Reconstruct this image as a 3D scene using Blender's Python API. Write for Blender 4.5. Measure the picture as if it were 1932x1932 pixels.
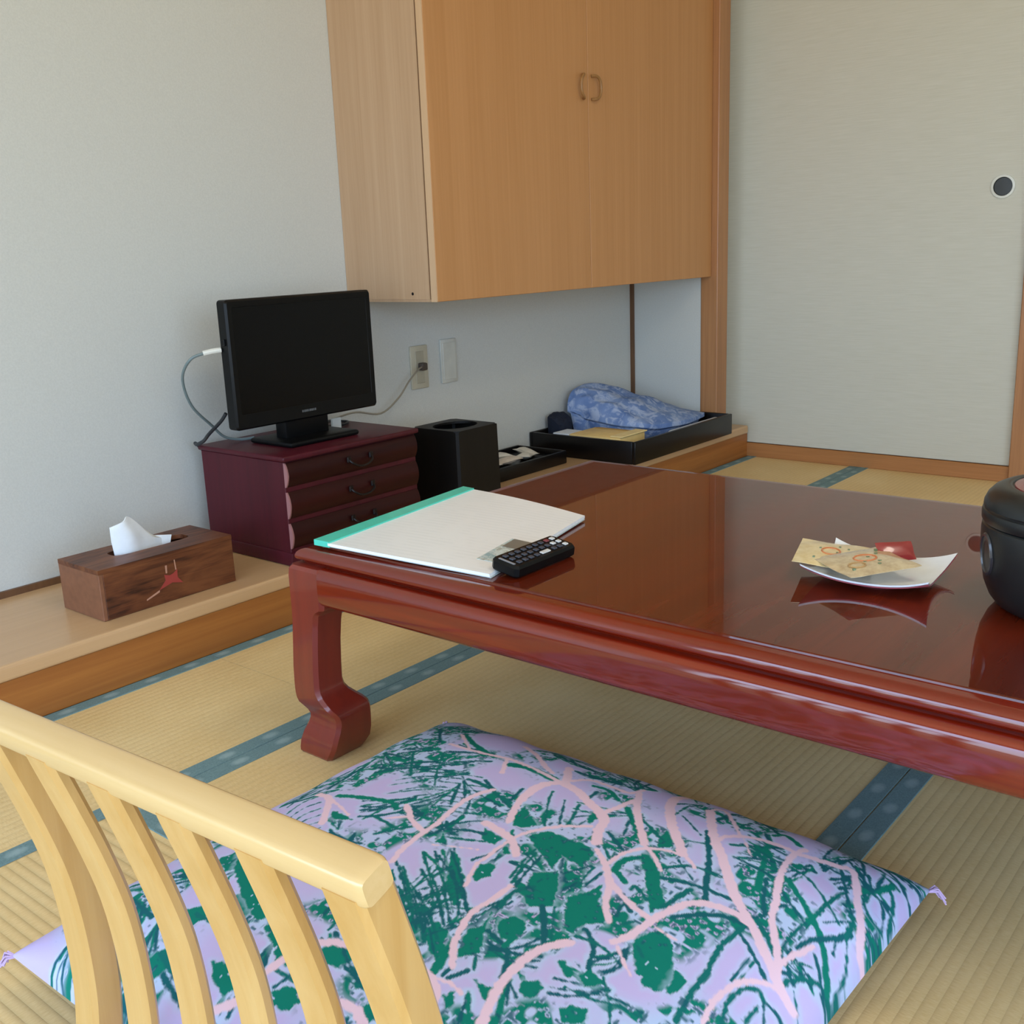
import bpy, bmesh, math, random
import numpy as np
from mathutils import Matrix, Vector
for o in list(bpy.data.objects): bpy.data.objects.remove(o)
SC = bpy.context.scene
COL = SC.collection
random.seed(7)

# ------------------------------------------------------------------ camera
EYE = Vector((0, 0, .78)); F_PX = 1982.06
yaw, pit, rol = math.radians(39.888), math.radians(-14.150), math.radians(-2.243)
fw = Vector((math.cos(yaw)*math.cos(pit), math.sin(yaw)*math.cos(pit), math.sin(pit)))
rt = Vector((math.sin(yaw), -math.cos(yaw), 0)); up = rt.cross(fw)
r2 = rt*math.cos(rol) + up*math.sin(rol); u2 = -rt*math.sin(rol) + up*math.cos(rol)
cam = bpy.data.cameras.new('camera'); cam.sensor_width = 36; cam.sensor_fit = 'HORIZONTAL'
cam.lens = 36*F_PX/1932; cam.clip_start = .02; cam.clip_end = 60
co = bpy.data.objects.new('camera', cam); COL.objects.link(co); SC.camera = co
co.matrix_world = Matrix(((r2.x, u2.x, -fw.x, EYE.x), (r2.y, u2.y, -fw.y, EYE.y), (r2.z, u2.z, -fw.z, EYE.z), (0, 0, 0, 1)))

# ------------------------------------------------------------------ sky and daylight through the window wall behind the camera
WX, WY0, WY1, WZ0, WZ1 = -1.75, -2.05, 2.05, .04, 1.98      # window opening in the back wall
W = bpy.data.worlds.new('sky'); SC.world = W; W.use_nodes = True
nt = W.node_tree; nt.nodes.clear()
def wn(t): return nt.nodes.new(t)
tc = wn('ShaderNodeTexCoord'); sx = wn('ShaderNodeSeparateXYZ'); nt.links.new(tc.outputs['Generated'], sx.inputs[0])
rp = wn('ShaderNodeValToRGB'); mr = wn('ShaderNodeMapRange'); mr.inputs[1].default_value = -1; mr.inputs[2].default_value = 1
nt.links.new(sx.outputs[2], mr.inputs[0]); nt.links.new(mr.outputs[0], rp.inputs[0])
rp.color_ramp.elements[0].position = .40; rp.color_ramp.elements[0].color = (.62, .54, .40, 1)   # ground outside
rp.color_ramp.elements[1].position = 1.0; rp.color_ramp.elements[1].color = (.66, 1.15, 2.00, 1)  # zenith
e = rp.color_ramp.elements.new(.50); e.color = (.70, .88, 1.08, 1)
bgn = wn('ShaderNodeBackground'); bgn.inputs[1].default_value = 4.75
ow = wn('ShaderNodeOutputWorld'); nt.links.new(rp.outputs[0], bgn.inputs[0]); nt.links.new(bgn.outputs[0], ow.inputs[0])
pl = bpy.data.lights.new('window_portal', 'AREA'); pl.shape = 'RECTANGLE'; pl.size = WY1-WY0; pl.size_y = WZ1-WZ0
pl.cycles.is_portal = True
po = bpy.data.objects.new('window_portal', pl); COL.objects.link(po)
p2 = bpy.data.lights.new('added_side_window_portal', 'AREA'); p2.shape = 'RECTANGLE'; p2.size = 2.3; p2.size_y = 1.94; p2.cycles.is_portal = True  # portal for the side window, which is added as fill
po2 = bpy.data.objects.new('added_side_window_portal', p2); COL.objects.link(po2)
po2.location = (-.15, -2.31, 1.02); po2.rotation_euler = (math.radians(90), 0, 0)
cl = bpy.data.lights.new('added_ceiling_fill', 'AREA'); cl.shape = 'DISK'; cl.size = .55; cl.energy = 10; cl.color = (1, .91, .76)  # added lamp without a fixture, lifts the floor and other level surfaces
clo = bpy.data.objects.new('added_ceiling_fill', cl); COL.objects.link(clo); clo.location = (1.3, -.2, 2.36)
po.location = (WX-.01, (WY0+WY1)/2, (WZ0+WZ1)/2); po.rotation_euler = (math.radians(90), 0, math.radians(-90))
vs = SC.view_settings; vs.view_transform = 'Standard'; vs.look = 'None'; vs.gamma = 1; vs.use_curve_mapping = False
vs.exposure = 0.05

# ------------------------------------------------------------------ material helpers
def lin(h, k=1.0):
    c = [int(h[i:i+2], 16)/255 for i in (0, 2, 4)]
    c = [(x/12.92 if x <= .04045 else ((x+.055)/1.055)**2.4)*k for x in c]
    return (c[0], c[1], c[2], 1)
class NT:
    def __init__(s, name):
        s.m = bpy.data.materials.new(name); s.m.use_nodes = True; s.t = s.m.node_tree
        s.b = s.t.nodes['Principled BSDF']
    def n(s, t, **kw):
        x = s.t.nodes.new(t)
        for k, v in kw.items(): setattr(x, k, v)
        return x
    def l(s, a, b): s.t.links.new(a, b)
    def coords(s, scale=(1, 1, 1), rot=(0, 0, 0), kind='Object'):
        tc = s.n('ShaderNodeTexCoord'); mp = s.n('ShaderNodeMapping')
        mp.inputs['Scale'].default_value = scale; mp.inputs['Rotation'].default_value = rot
        s.l(tc.outputs[kind], mp.inputs[0]); return mp.outputs[0]
    def noise(s, vec, scale, detail=3, rough=.55, dist=0):
        x = s.n('ShaderNodeTexNoise'); x.inputs['Scale'].default_value = scale; x.inputs['Detail'].default_value = detail
        x.inputs['Roughness'].default_value = rough; x.inputs['Distortion'].default_value = dist
        s.l(vec, x.inputs['Vector']); return x.outputs['Fac']
    def ramp(s, fac, stops):
        r = s.n('ShaderNodeValToRGB'); s.l(fac, r.inputs[0]); e = r.color_ramp.elements
        e[0].position, e[0].color = stops[0]; e[1].position, e[1].color = stops[-1]
        for p, c in stops[1:-1]: q = e.new(p); q.color = c
        return r.outputs[0]
    def mix(s, fac, a, b, mode='MIX'):
        x = s.n('ShaderNodeMix', data_type='RGBA', blend_type=mode)
        for i, v in ((0, fac), (6, a), (7, b)):
            if hasattr(v, 'links'): s.l(v, x.inputs[i])
            else: x.inputs[i].default_value = v
        return x.outputs[2]
    def math(s, op, a, b=None, c=None):
        x = s.n('ShaderNodeMath', operation=op)
        for i, v in enumerate((a, b, c)):
            if v is None: continue
            if hasattr(v, 'links'): s.l(v, x.inputs[i])
            else: x.inputs[i].default_value = v
        return x.outputs[0]
    def bump(s, h, strength, dist=.001):
        b = s.n('ShaderNodeBump'); b.inputs['Strength'].default_value = strength; b.inputs['Distance'].default_value = dist
        s.l(h, b.inputs['Height']); s.l(b.outputs[0], s.b.inputs['Normal'])
    def out(s, col=None, rough=.5, coat=0, spec=.5, coat_r=.05):
        if col is not None:
            if hasattr(col, 'links'): s.l(col, s.b.inputs['Base Color'])
            else: s.b.inputs['Base Color'].default_value = col
        s.b.inputs['Roughness'].default_value = rough; s.b.inputs['Coat Weight'].default_value = coat
        s.b.inputs['Coat Roughness'].default_value = coat_r; s.b.inputs['Coat IOR'].default_value = 1.72 if s.m.name == 'mahogany_lacquer' else 1.5; s.b.inputs['Specular IOR Level'].default_value = spec
        return s.m
def plain(name, h, rough=.5, coat=0, spec=.5, var=.06, nscale=30, coat_r=.05):
    m = NT(name); c = lin(h); f = m.noise(m.coords(), nscale, 3)
    d = tuple(x*(1-var) for x in c[:3])+(1,); e = tuple(min(1, x*(1+var)) for x in c[:3])+(1,)
    return m.out(m.ramp(f, [(.3, d), (.7, e)]), rough, coat, spec, coat_r)
def wood(name, ha, hb, axis, rough=.4, coat=0, fine=90, stretch=.035, hc=None, coat_r=.05, spec=.5, bump=.05):
    m = NT(name); sc = [1, 1, 1]; sc[axis] = stretch
    v = m.coords(tuple(sc)); f1 = m.noise(v, fine, 5, .6, .4); f2 = m.noise(v, fine*.18, 3, .5, .8)
    f = m.math('ADD', m.math('MULTIPLY', f1, .5), m.math('MULTIPLY', f2, .5))
    st = [(.34, lin(ha)), (.66, lin(hb))]
    if hc: st.insert(1, (.5, lin(hc)))
    m.bump(f1, bump)
    return m.out(m.ramp(f, st), rough, coat, spec, coat_r)

# ------------------------------------------------------------------ mesh helpers
class MB:
    def __init__(s): s.b = bmesh.new()
    def box(s, x0, x1, y0, y1, z0, z1, bev=0, seg=2):
        r = bmesh.ops.create_cube(s.b, size=1)['verts']
        for v in r: v.co = Vector((x0+(v.co.x+.5)*(x1-x0), y0+(v.co.y+.5)*(y1-y0), z0+(v.co.z+.5)*(z1-z0)))
        if bev:
            es = list({e for v in r for e in v.link_edges})
            bmesh.ops.bevel(s.b, geom=es, offset=bev, segments=seg, profile=.5, affect='EDGES')
        return s
    def rings(s, R, cap0=True, cap1=True, closed=True):
        vs = [[s.b.verts.new(p) for p in r] for r in R]; n = len(R[0])
        for a, b in zip(vs, vs[1:]):
            for i in range(n if closed else n-1):
                j = (i+1) % n
                s.b.faces.new((a[i], a[j], b[j], b[i]))
        if cap0: s.b.faces.new(list(reversed(vs[0])))
        if cap1: s.b.faces.new(vs[-1])
        return s
    def lathe(s, prof, c=(0, 0), n=48, cap0=True, cap1=True, sy=1.0):
        return s.rings([[(c[0]+r*math.cos(2*math.pi*i/n), c[1]+sy*r*math.sin(2*math.pi*i/n), z) for i in range(n)] for r, z in prof], cap0, cap1)
    def tube(s, pts, r, n=8, taper=None):
        pts = [Vector(p) for p in pts]; R = []; prev = None
        for i, p in enumerate(pts):
            t = (pts[min(i+1, len(pts)-1)]-pts[max(i-1, 0)]).normalized()
            if prev is None:
                a = Vector((0, 0, 1)) if abs(t.z) < .9 else Vector((1, 0, 0)); prev = t.cross(a).normalized()
            prev = (prev-t*prev.dot(t)).normalized(); q = t.cross(prev)
            rr = r if taper is None else r*taper[i]
            R.append([p+prev*rr*math.cos(2*math.pi*k/n)+q*rr*math.sin(2*math.pi*k/n) for k in range(n)])
        return s.rings(R)
    def prism(s, poly, f0, f1):      # poly of 2-D points; f0/f1 map them to 3-D
        return s.rings([[f0(*p) for p in poly], [f1(*p) for p in poly]])
def smoothpath(pts, n=6):
    P = [Vector(p) for p in pts]; out = []
    for i in range(len(P)-1):
        a, b, c, d = P[max(i-1, 0)], P[i], P[i+1], P[min(i+2, len(P)-1)]
        for k in range(n):
            t = k/n; out.append(.5*((2*b)+(c-a)*t+(2*a-5*b+4*c-d)*t*t+(3*b-3*c+d-a)*t**3))
    out.append(P[-1]); return out
ROOT = {}
def thing(name, label, cat, loc=(0, 0, 0), rotz=0, group=None):
    o = bpy.data.objects.new(name, None); o.empty_display_size = .05; COL.objects.link(o)
    o.location = loc; o.rotation_euler = (0, 0, rotz); o['label'] = label; o['category'] = cat
    if group: o['group'] = group
    ROOT[o] = Matrix.Translation(Vector(loc)) @ Matrix.Rotation(rotz, 4, 'Z'); return o
def rootm(p):
    while p is not None and p not in ROOT: p = p.parent
    return ROOT.get(p, Matrix.Identity(4))
def obj(name, mb, mat, parent=None, smooth=False, label=None, local=False, ang=35):
    b = mb.b if isinstance(mb, MB) else mb
    bmesh.ops.recalc_face_normals(b, faces=b.faces)
    if parent is not None and not local: bmesh.ops.transform(b, matrix=rootm(parent).inverted(), verts=b.verts)
    me = bpy.data.meshes.new(name); b.to_mesh(me); b.free(); me.materials.append(mat)
    if smooth:
        me.polygons.foreach_set('use_smooth', [True]*len(me.polygons)); me.set_sharp_from_angle(angle=math.radians(ang))
    o = bpy.data.objects.new(name, me); COL.objects.link(o)
    if parent is not None: o.parent = parent
    if label: o['label'] = label
    return o
def top(name, mb, mat, label, cat, loc=None, smooth=False, group=None):
    b = mb.b
    if loc is None:
        zs = [v.co for v in b.verts]; loc = (sum(c.x for c in zs)/len(zs), sum(c.y for c in zs)/len(zs), min(c.z for c in zs))
    bmesh.ops.translate(b, vec=-Vector(loc), verts=b.verts)
    o = obj(name, mb, mat, None, smooth); o.location = loc; o['label'] = label; o['category'] = cat
    if group: o['group'] = group
    ROOT[o] = Matrix.Translation(Vector(loc)); return o
def struct(name, mb, mat, smooth=False):
    o = obj(name, mb, mat, None, smooth); o['kind'] = 'structure'; return o
def dup(o, parent, loc=(0, 0, 0)):
    c = o.copy(); COL.objects.link(c); c.parent = parent; c.location = loc; return c

# ------------------------------------------------------------------ materials
M = {}
def wallpaper(name, h, sc=260, amt=.05, bump=.25):
    m = NT(name); v = m.coords(); f = m.noise(v, sc, 2, .6); c = lin(h)
    m.bump(f, bump, .0008)
    return m.out(m.ramp(f, [(.3, tuple(x*(1-amt) for x in c[:3])+(1,)), (.7, tuple(x*(1+amt*.6) for x in c[:3])+(1,))]), .85, 0, .25)
M['wall'] = wallpaper('wallpaper', 'CACBC5')
M['ceiling'] = wood('ceiling_board', 'E6DECF', 'EEE7DA', 0, .7)
m = NT('fusuma_paper'); v = m.coords((1, .03, 1)); f = m.noise(v, 330, 3, .6); f2 = m.noise(m.coords(), 12, 2)
M['paper'] = m.out(m.mix(m.math('MULTIPLY', f2, .12), m.ramp(f, [(.3, lin('C6C5B6')), (.7, lin('CFCEC1'))]), lin('BFBFB2')), .8, 0, .25)
M['cab'] = wood('cabinet_veneer', 'B08E6C', 'BE9D7C', 2, .5, 0, 130, .02, bump=.02)
M['cab_front'] = wood('cabinet_front_veneer', 'B8834F', 'C48F5C', 2, .5, 0, 130, .02, bump=.02)
M['cab_edge'] = wood('cabinet_edge_band', 'C4A07A', 'CEAC88', 2, .5, 0, 120, .02)
M['trim'] = wood('cypress_trim', '9C6A42', 'B58152', 2, .45, .15, 120, .03, coat_r=.2)
M['trim_dark'] = wood('dark_trim', '5E4028', '6E4C30', 2, .5, 0, 120, .03)
M['trim_y'] = wood('cypress_sill', 'A06A3A', 'B87F4A', 1, .45, .1, 120, .03, coat_r=.2)
M['plat'] = wood('platform_board', 'C39C70', 'D0AB80', 0, .38, .25, 55, .025, coat_r=.15)
M['fascia'] = wood('platform_fascia', '8F5622', 'AC6E32', 0, .45, .1, 75, .03, hc='9D602A', coat_r=.2)
def tatami(name, axis, amt=.42):
    m = NT(name); tcv = m.coords(); s = m.n('ShaderNodeSeparateXYZ'); m.l(tcv, s.inputs[0])
    per = s.outputs[1-axis]; alo = s.outputs[axis]
    w = m.math('SINE', m.math('MULTIPLY', per, 2*math.pi/.0145))
    rib = m.math('POWER', m.math('ADD', m.math('MULTIPLY', w, .5), .5), .35)
    sc = [6, 6, 1]; sc[1-axis] = .9
    rush = m.noise(m.coords(tuple(sc)), 110, 3, .6)
    big = m.noise(tcv, 5, 3)
    c = m.ramp(m.math('ADD', m.math('MULTIPLY', rush, .6), m.math('MULTIPLY', big, .4)), [(.36, lin('D8B87E')), (.64, lin('E9CE98'))])
    c = m.mix(m.math('MULTIPLY', m.math('SUBTRACT', 1, rib), amt), c, lin('9C855A'))
    m.bump(m.math('ADD', rib, m.math('MULTIPLY', rush, .3)), .35, .0012)
    return m.out(c, .6, 0, .3)
M['tat'] = [tatami('tatami_rush_ribs_lengthwise', 0, .14), tatami('tatami_rush_ribs_crosswise', 1)]
def hem(name, axis, ph):
    m = NT(name); tcv = m.coords(); s = m.n('ShaderNodeSeparateXYZ'); m.l(tcv, s.inputs[0])
    a = m.math('ADD', s.outputs[axis], ph); u = m.math('SUBTRACT', m.math('FRACT', m.math('MULTIPLY', a, 1/.0865)), .5)
    u = m.math('MULTIPLY', u, .0865/.017); v = m.math('DIVIDE', s.outputs[1-axis], .0095)
    r = m.math('ADD', m.math('MULTIPLY', u, u), m.math('MULTIPLY', v, v))
    k = m.math('SUBTRACT', 1.25, r); k = m.math('MULTIPLY', k, m.math('ADD', .35, m.noise(tcv, 160, 2)))
    n2 = m.noise(m.coords((1, 1, 1)), 420, 2)
    base = m.ramp(n2, [(.3, lin('637F83')), (.7, lin('769395'))])
    m.bump(n2, .15, .0006)
    kk = m.n('ShaderNodeClamp'); m.l(k, kk.inputs[0])
    return m.out(m.mix(kk.outputs[0], base, lin('90A7AA')), .7, 0, .3)
M['hem'] = {}
M['mahog'] = wood('mahogany_lacquer', '601203', '882306', 1, .5, 1.0, 40, .04, hc='6C1705', coat_r=.09, bump=.0, spec=.05)
M['mahog_top'] = wood('mahogany_top', '4A1304', '682008', 0, .5, 1.0, 34, .04, hc='581905', coat_r=.02, bump=.0, spec=.05)
M['mahog_leg'] = wood('mahogany_leg', '641508', '7E220E', 2, .5, .8, 40, .05, coat_r=.08, bump=.0)
M['clear_edge'] = plain('table_mat_edge', 'A9A79C', .15, .8)
M['chest'] = wood('rosewood_side', '40101A', '521722', 2, .5, .25, 50, .04, coat_r=.25, bump=0, spec=.15)
M['chest_front'] = wood('rosewood_front', '260808', '360E0C', 0, .5, .12, 60, .05, coat_r=.2, bump=0, spec=.15)
M['chest_edge'] = plain('raw_lit_drawer_edge', '9A6A6A', .45)  # raw drawer ends, with daylight from the window side put into the colour
M['black'] = plain('black_plastic', '08090A', .4, 0, .2)
M['black_gloss'] = plain('screen_glass', '060606', .25, 0, .18)
M['black_wood'] = wood('black_stained_wood', '0D0B09', '15110E', 2, .45, 0, 90, .04, spec=.25)
M['black_in'] = plain('dark_inside', '0B0A0A', .8)
M['lacquer'] = plain('black_lacquer', '0B0706', .35, .15, .25, coat_r=.15)
M['iron'] = plain('black_iron', '140C0C', .45, 0, .3)
M['white_pl'] = plain('white_plastic', 'D9D8CE', .4)
M['outlet'] = plain('beige_outlet', 'BCB59F', .45)
M['outlet2'] = plain('pale_plate', 'C6C6BC', .45)
M['grey_cable'] = plain('grey_cable', '6E7C7C', .45)
M['tan_cable'] = plain('tan_cable', '8D8676', .45)
M['blk_cable'] = plain('black_cable', '1C2126', .45)
m = NT('burnt_cedar'); v = m.coords((.06, 1, 1.0)); f1 = m.noise(v, 70, 4, .6, 1.6); f2 = m.noise(m.coords((.22, 1, 1)), 16, 3, .5, 2.5)
M['cedar'] = m.out(m.ramp(m.math('ADD', m.math('MULTIPLY', f1, .45), m.math('MULTIPLY', f2, .55)), [(.36, lin('35180B')), (.47, lin('60341C')), (.62, lin('774728'))]), .5, .1, .4, .3)
M['cedar_end'] = plain('cedar_end', '7F5238', .55, var=.12, nscale=70)
M['tissue'] = plain('tissue_paper', 'EEF3F7', .9)
M['red_mark'] = plain('red_brand_mark', '9B3A33', .6)
M['pale_mark'] = plain('pale_stroke', 'B98A72', .6)
M['chair'] = wood('blond_ash', 'C0934F', 'D2AC6E', 2, .33, .4, 60, .035, hc='CAA060', coat_r=.14)
M['chair_y'] = wood('blond_ash_rail', 'CDAA70', 'DABB86', 1, .3, .45, 70, .035, hc='D3B27A', coat_r=.12)

# ------------------------------------------------------------------ room shell
XF, YL, PX, PZ, PY = 3.481, 2.149, 3.30, .115, 1.763
CZ, YR, XB = 2.42, -2.3, -1.75
fl = struct('floor', MB().box(XB-.1, XF+.4, YR-.1, YL+.1, -.12, -.052), M['trim_dark'])
def mat_(x0, x1, y0, y1, axis, hems):
    o = obj('tatami_mat', MB().box(x0+.0007, x1-.0007, y0+.0007, y1-.0007, -.052, 0), M['tat'][axis], fl)
    w = .034
    for side, ph in hems:
        c = (y0+w/2 if side < 0 else y1-w/2) if axis == 0 else (x0+w/2 if side < 0 else x1-w/2)
        key = (axis, ph)
        if key not in M['hem']: M['hem'][key] = hem('cloth_hem', axis, ph)
        if axis == 0: b = MB().box(x0-(x0+x1)/2+.001, x1-(x0+x1)/2-.001, -w/2+.0008, w/2-.0008, -.003, .0016, .0007, 1)
        else: b = MB().box(-w/2+.0008, w/2-.0008, y0-(y0+y1)/2+.001, y1-(y0+y1)/2-.001, -.003, .0016, .0007, 1)
        h = obj('cloth_hem', b, M['hem'][key], o, local=True)
        h.location = ((x0+x1)/2, c, 0) if axis == 0 else (c, (y0+y1)/2, 0)
YA, YB, YC_, YD, YE = 1.345, .468, -.409, -1.286, YR
mat_(1.138, 2.30, YA, PY, 0, ((-1, .02), (1, .0))); mat_(-.62, 1.138, YA, PY, 0, ((-1, .02), (1, .0)))
mat_(2.30, XF, YA, PY, 0, ((-1, .02), (1, .0)))
mat_(.72, 2.475, YB, YA, 0, ((-1, .0), (1, .06))); mat_(2.475, XF, YB, YA, 0, ((-1, .0), (1, .06)))
mat_(-.157, .72, YC_, YA, 1, ((-1, .0), (1, .04))); mat_(-1.034, -.157, YC_, YA, 1, ((-1, .0), (1, .04)))
mat_(.72, 2.475, YC_, YB, 0, ((-1, .0), (1, .045))); mat_(2.475, XF, YC_, YB, 0, ((-1, .0), (1, .045)))
mat_(XB, -1.034, YC_, YA, 1, ((-1, .0), (1, .04))); mat_(XB, -.62, YA, PY, 0, ((-1, .02), (1, 0)))
for x0, x1 in ((XB, -.157), (-.157, 1.6), (1.6, XF)):
    mat_(x0, x1, YD, YC_, 0, ((-1, .0), (1, .045))); mat_(x0, x1, YE, YD, 0, ((-1, .0), (1, .045)))

struct('wall_left', MB().box(XB-.1, XF+.5, YL, YL+.1, -.12, CZ), M['wall'])
wr = MB(); wr.box(XB-.1, -1.3, YR-.1, YR, -.12, CZ); wr.box(1.0, XF+.5, YR-.1, YR, -.12, CZ); wr.box(-1.3, 1.0, YR-.1, YR, -.12, .05); wr.box(-1.3, 1.0, YR-.1, YR, 1.99, CZ)
struct('wall_right', wr, M['wall'])
w2 = MB()
for x in (-1.3, -.17, .96): w2.box(x, x+.04, YR-.08, YR-.02, .05, 1.99)
w2.box(-1.3, 1.0, YR-.09, YR+.02, .05, .09); w2.box(-1.3, 1.0, YR-.09, YR+.01, 1.95, 1.99)
struct('window_2_added', w2, M['trim'])  # unseen window, added to bring fill light from the right
wb = MB(); x0, x1 = WX-.1, WX
wb.box(x0, x1, YR, WY0, -.12, CZ); wb.box(x0, x1, WY1, YL, -.12, CZ); wb.box(x0, x1, WY0, WY1, -.12, WZ0); wb.box(x0, x1, WY0, WY1, WZ1, CZ)
struct('wall_back', wb, M['wall'])
wf = MB()
for y in (WY0, (WY0+WY1)/2-.02, WY1-.04): wf.box(WX-.08, WX-.02, y, y+.04, WZ0, WZ1)
wf.box(WX-.09, WX+.02, WY0, WY1, WZ0, WZ0+.04); wf.box(WX-.09, WX+.01, WY0, WY1, WZ1-.04, WZ1)
struct('window_1', wf, M['trim'])
struct('ceiling', MB().box(XB-.1, XF+.5, YR-.1, YL+.1, CZ, CZ+.08), M['ceiling'])
# far wall: sliding paper door, its sill, posts, closet partition
struct('wall_far', MB().box(XF+.06, XF+.14, YR, YL, -.12, CZ), M['wall'])
d1 = struct('door_1', MB().box(XF+.004, XF+.026, .865, 1.95, .052, 1.95, .001, 1), M['paper'])
pc = MB()
def yzring(cy, cz, r, x): return [(x, cy+r*math.cos(2*math.pi*i/40), cz+r*math.sin(2*math.pi*i/40)) for i in range(40)]
pc.rings([yzring(.944, .90, .0265, XF+.002), yzring(.944, .90, .0275, XF-.0015), yzring(.944, .90, .034, XF-.001), yzring(.944, .90, .0355, XF+.006)], False, False)
pull = obj('round_pull', pc, plain('pull_ring', 'D4D6CC', .3), d1, True)
pc = MB(); pc.rings([yzring(.944, .90, .0275, XF-.001), yzring(.944, .90, .0255, XF+.003), yzring(.944, .90, .001, XF+.0025)], False, True)
obj('pull_cup', pc, plain('pull_cup', '2A2C2A', .35, 0, .5), pull, True)
struct('door_2', MB().box(XF+.03, XF+.05, -.2, .90, .052, 1.95, .001, 1), M['paper'])
struct('trim_1', MB().box(XF-.004, XF+.06, YR, PY+.03, 0, .05, .002, 1), M['trim_y'])               # sill under the door
struct('trim_2', MB().box(XF-.012, XF+.06, YR, YL, 1.95, 2.02, .002, 1), M['trim_y'])              # head rail
struct('trim_3', MB().box(XF-.02, XF+.06, .77, .862, .0, 1.96, .003, 1), M['trim'])                  # post right of the door
struct('wall_niche', MB().box(PX, XF+.06, 1.862, YL, PZ, CZ), M['wall'])
struct('trim_4', MB().box(PX-.004, PX+.068, 1.795, 1.862, PZ, CZ, .004, 2), M['trim'])             # post at the niche corner
struct('trim_5', MB().box(PX-.012, PX, YL-.012, YL, PZ, .66), M['trim_dark'])                       # corner strip in the niche
struct('trim_6', MB().box(PX+.068, XF+.01, 1.88, 1.95, .0, CZ), M['trim_dark'])
struct('baseboard_left', MB().box(XB, PX, YL-.008, YL, PZ, PZ+.014), M['trim_dark'])
pt = thing('alcove_platform', 'low pale wooden platform with orange-brown front board along the left wall', 'platform', (.9, 1.95, 0))
obj('top_board', MB().box(XB, XF-.004, PY, YL-.0005, PZ-.03, PZ, .006, 3), M['plat'], pt)
obj('front_board', MB().box(XB, XF-.004, PY+.004, PY+.03, 0.0, PZ-.03), M['fascia'], pt)

# ------------------------------------------------------------------ wall cabinet
CX, CY, CB = 1.924, 1.82, .655
c = thing('wall_cabinet', 'tan wood veneer wall cabinet with two doors hanging above the television', 'cabinet', ((CX+PX)/2, 2.0, CB))
obj('cabinet_body', MB().box(CX, PX-.006, CY+.026, YL-.001, CB+.006, 2.41), M['cab'], c)
obj('bottom_panel', MB().box(CX+.002, PX-.006, CY+.024, YL-.002, CB, CB+.006), M['cab'], c)
sp = 2.582
for a, b, hx, sg in ((CX, sp-.001, sp-.040, -1), (sp+.001, PX-.006, sp+.034, 1)):
    d = obj('door', MB().box(a, b, CY, CY+.021, CB, 2.40, .0012, 1), M['cab_front'], c)
    if sg < 0: obj('edge_strip', MB().box(a-.0012, a, CY+.0005, CY+.0205, CB, 2.40), M['cab_edge'], d)
    pts = [(hx-sg*.018, CY-.001, 1.237), (hx-sg*.006, CY-.012, 1.236), (hx+sg*.006, CY-.014, 1.226), (hx+sg*.011, CY-.014, 1.206), (hx+sg*.006, CY-.014, 1.186), (hx-sg*.006, CY-.012, 1.176), (hx-sg*.018, CY-.001, 1.175)]
    obj('door_pull', MB().tube(smoothpath(pts, 4), .0042, 8), wood('pull_wood', '8A6236', '9A7040', 2, .4), d, True)
s = MB(); s.rings([[(CX-.0006, 1.905+.004*math.cos(t*.785), .675+.004*math.sin(t*.785)) for t in range(8)], [(CX+.002, 1.905+.004*math.cos(t*.785), .675+.004*math.sin(t*.785)) for t in range(8)]])
obj('screw', s, M['iron'], c)

# ------------------------------------------------------------------ low table
TX0, TX1, TY0, TY1, TT = .972, 1.79, -.25, 1.277, .342
tb = thing('low_table', 'long glossy red-brown low table with curved hoof feet', 'table', ((TX0+TX1)/2, (TY0+TY1)/2, 0))
def rail(name, prof, side, m, trim=0, parent=tb):
    R = [[], []]
    for d, z in prof:
        for k in (0, 1):
            e = max(d, trim) if trim else d
            if side == 'n': p = (TX0+d, (TY0+e, TY1-e)[k], z)
            elif side == 'f': p = (TX1-d, (TY0+e, TY1-e)[k], z)
            elif side == 'l': p = ((TX0+e, TX1-e)[k], TY1-d, z)
            else: p = ((TX0+e, TX1-e)[k], TY0+d, z)
            R[k].append(p)
    return obj(name, MB().rings(R), m, parent, True)
fp = [(.060, .340), (.028, .3405), (.0230, .3402), (.0195, .3392), (.0165, .3375), (.0142, .3350), (.0127, .3320), (.012, .3287), (.0127, .3260), (.0155, .3232), (.021, .3215), (.023, .318), (.060, .317)]
ap = [(.030, .3185), (.0150, .3182), (.0110, .3176), (.0075, .3162), (.0047, .3140), (.0026, .3112), (.0012, .3080), (.0004, .304), (0, .299), (0, .276), (.0012, .268), (.0045, .262), (.0095, .2585), (.016, .257), (.030, .257)]
for s in 'nflr':
    rail('frame_rail', fp, s, M['mahog']); rail('apron', ap, s, M['mahog'], .074)
pb = MB().box(TX0+.042, TX1-.042, TY0+.042, TY1-.042, .322, .3432, .0030, 2)
panel = obj('tabletop', pb, M['mahog_top'], tb)
prof = [(.3180, .013, .070), (.3165, .006, .076), (.311, .002, .079), (.300, .001, .079), (.256, .001, .079), (.252, .001, .077), (.247, .001, .068), (.240, .001, .0625), (.222, .0005, .060), (.190, -.001, .0575), (.150, -.003, .056),
        (.122, -.0035, .0555), (.112, -.0035, .057), (.104, -.0032, .0615), (.096, -.0025, .069), (.088, -.0005, .077), (.081, .004, .082), (.074, .0085, .084), (.067, .011, .0845), (.060, .011, .0845), (.050, .008, .0845), (.036, .002, .084), (.022, -.002, .082), (.010, -.0035, .076), (.004, -.0035, .072), (0, -.001, .069)]
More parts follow.
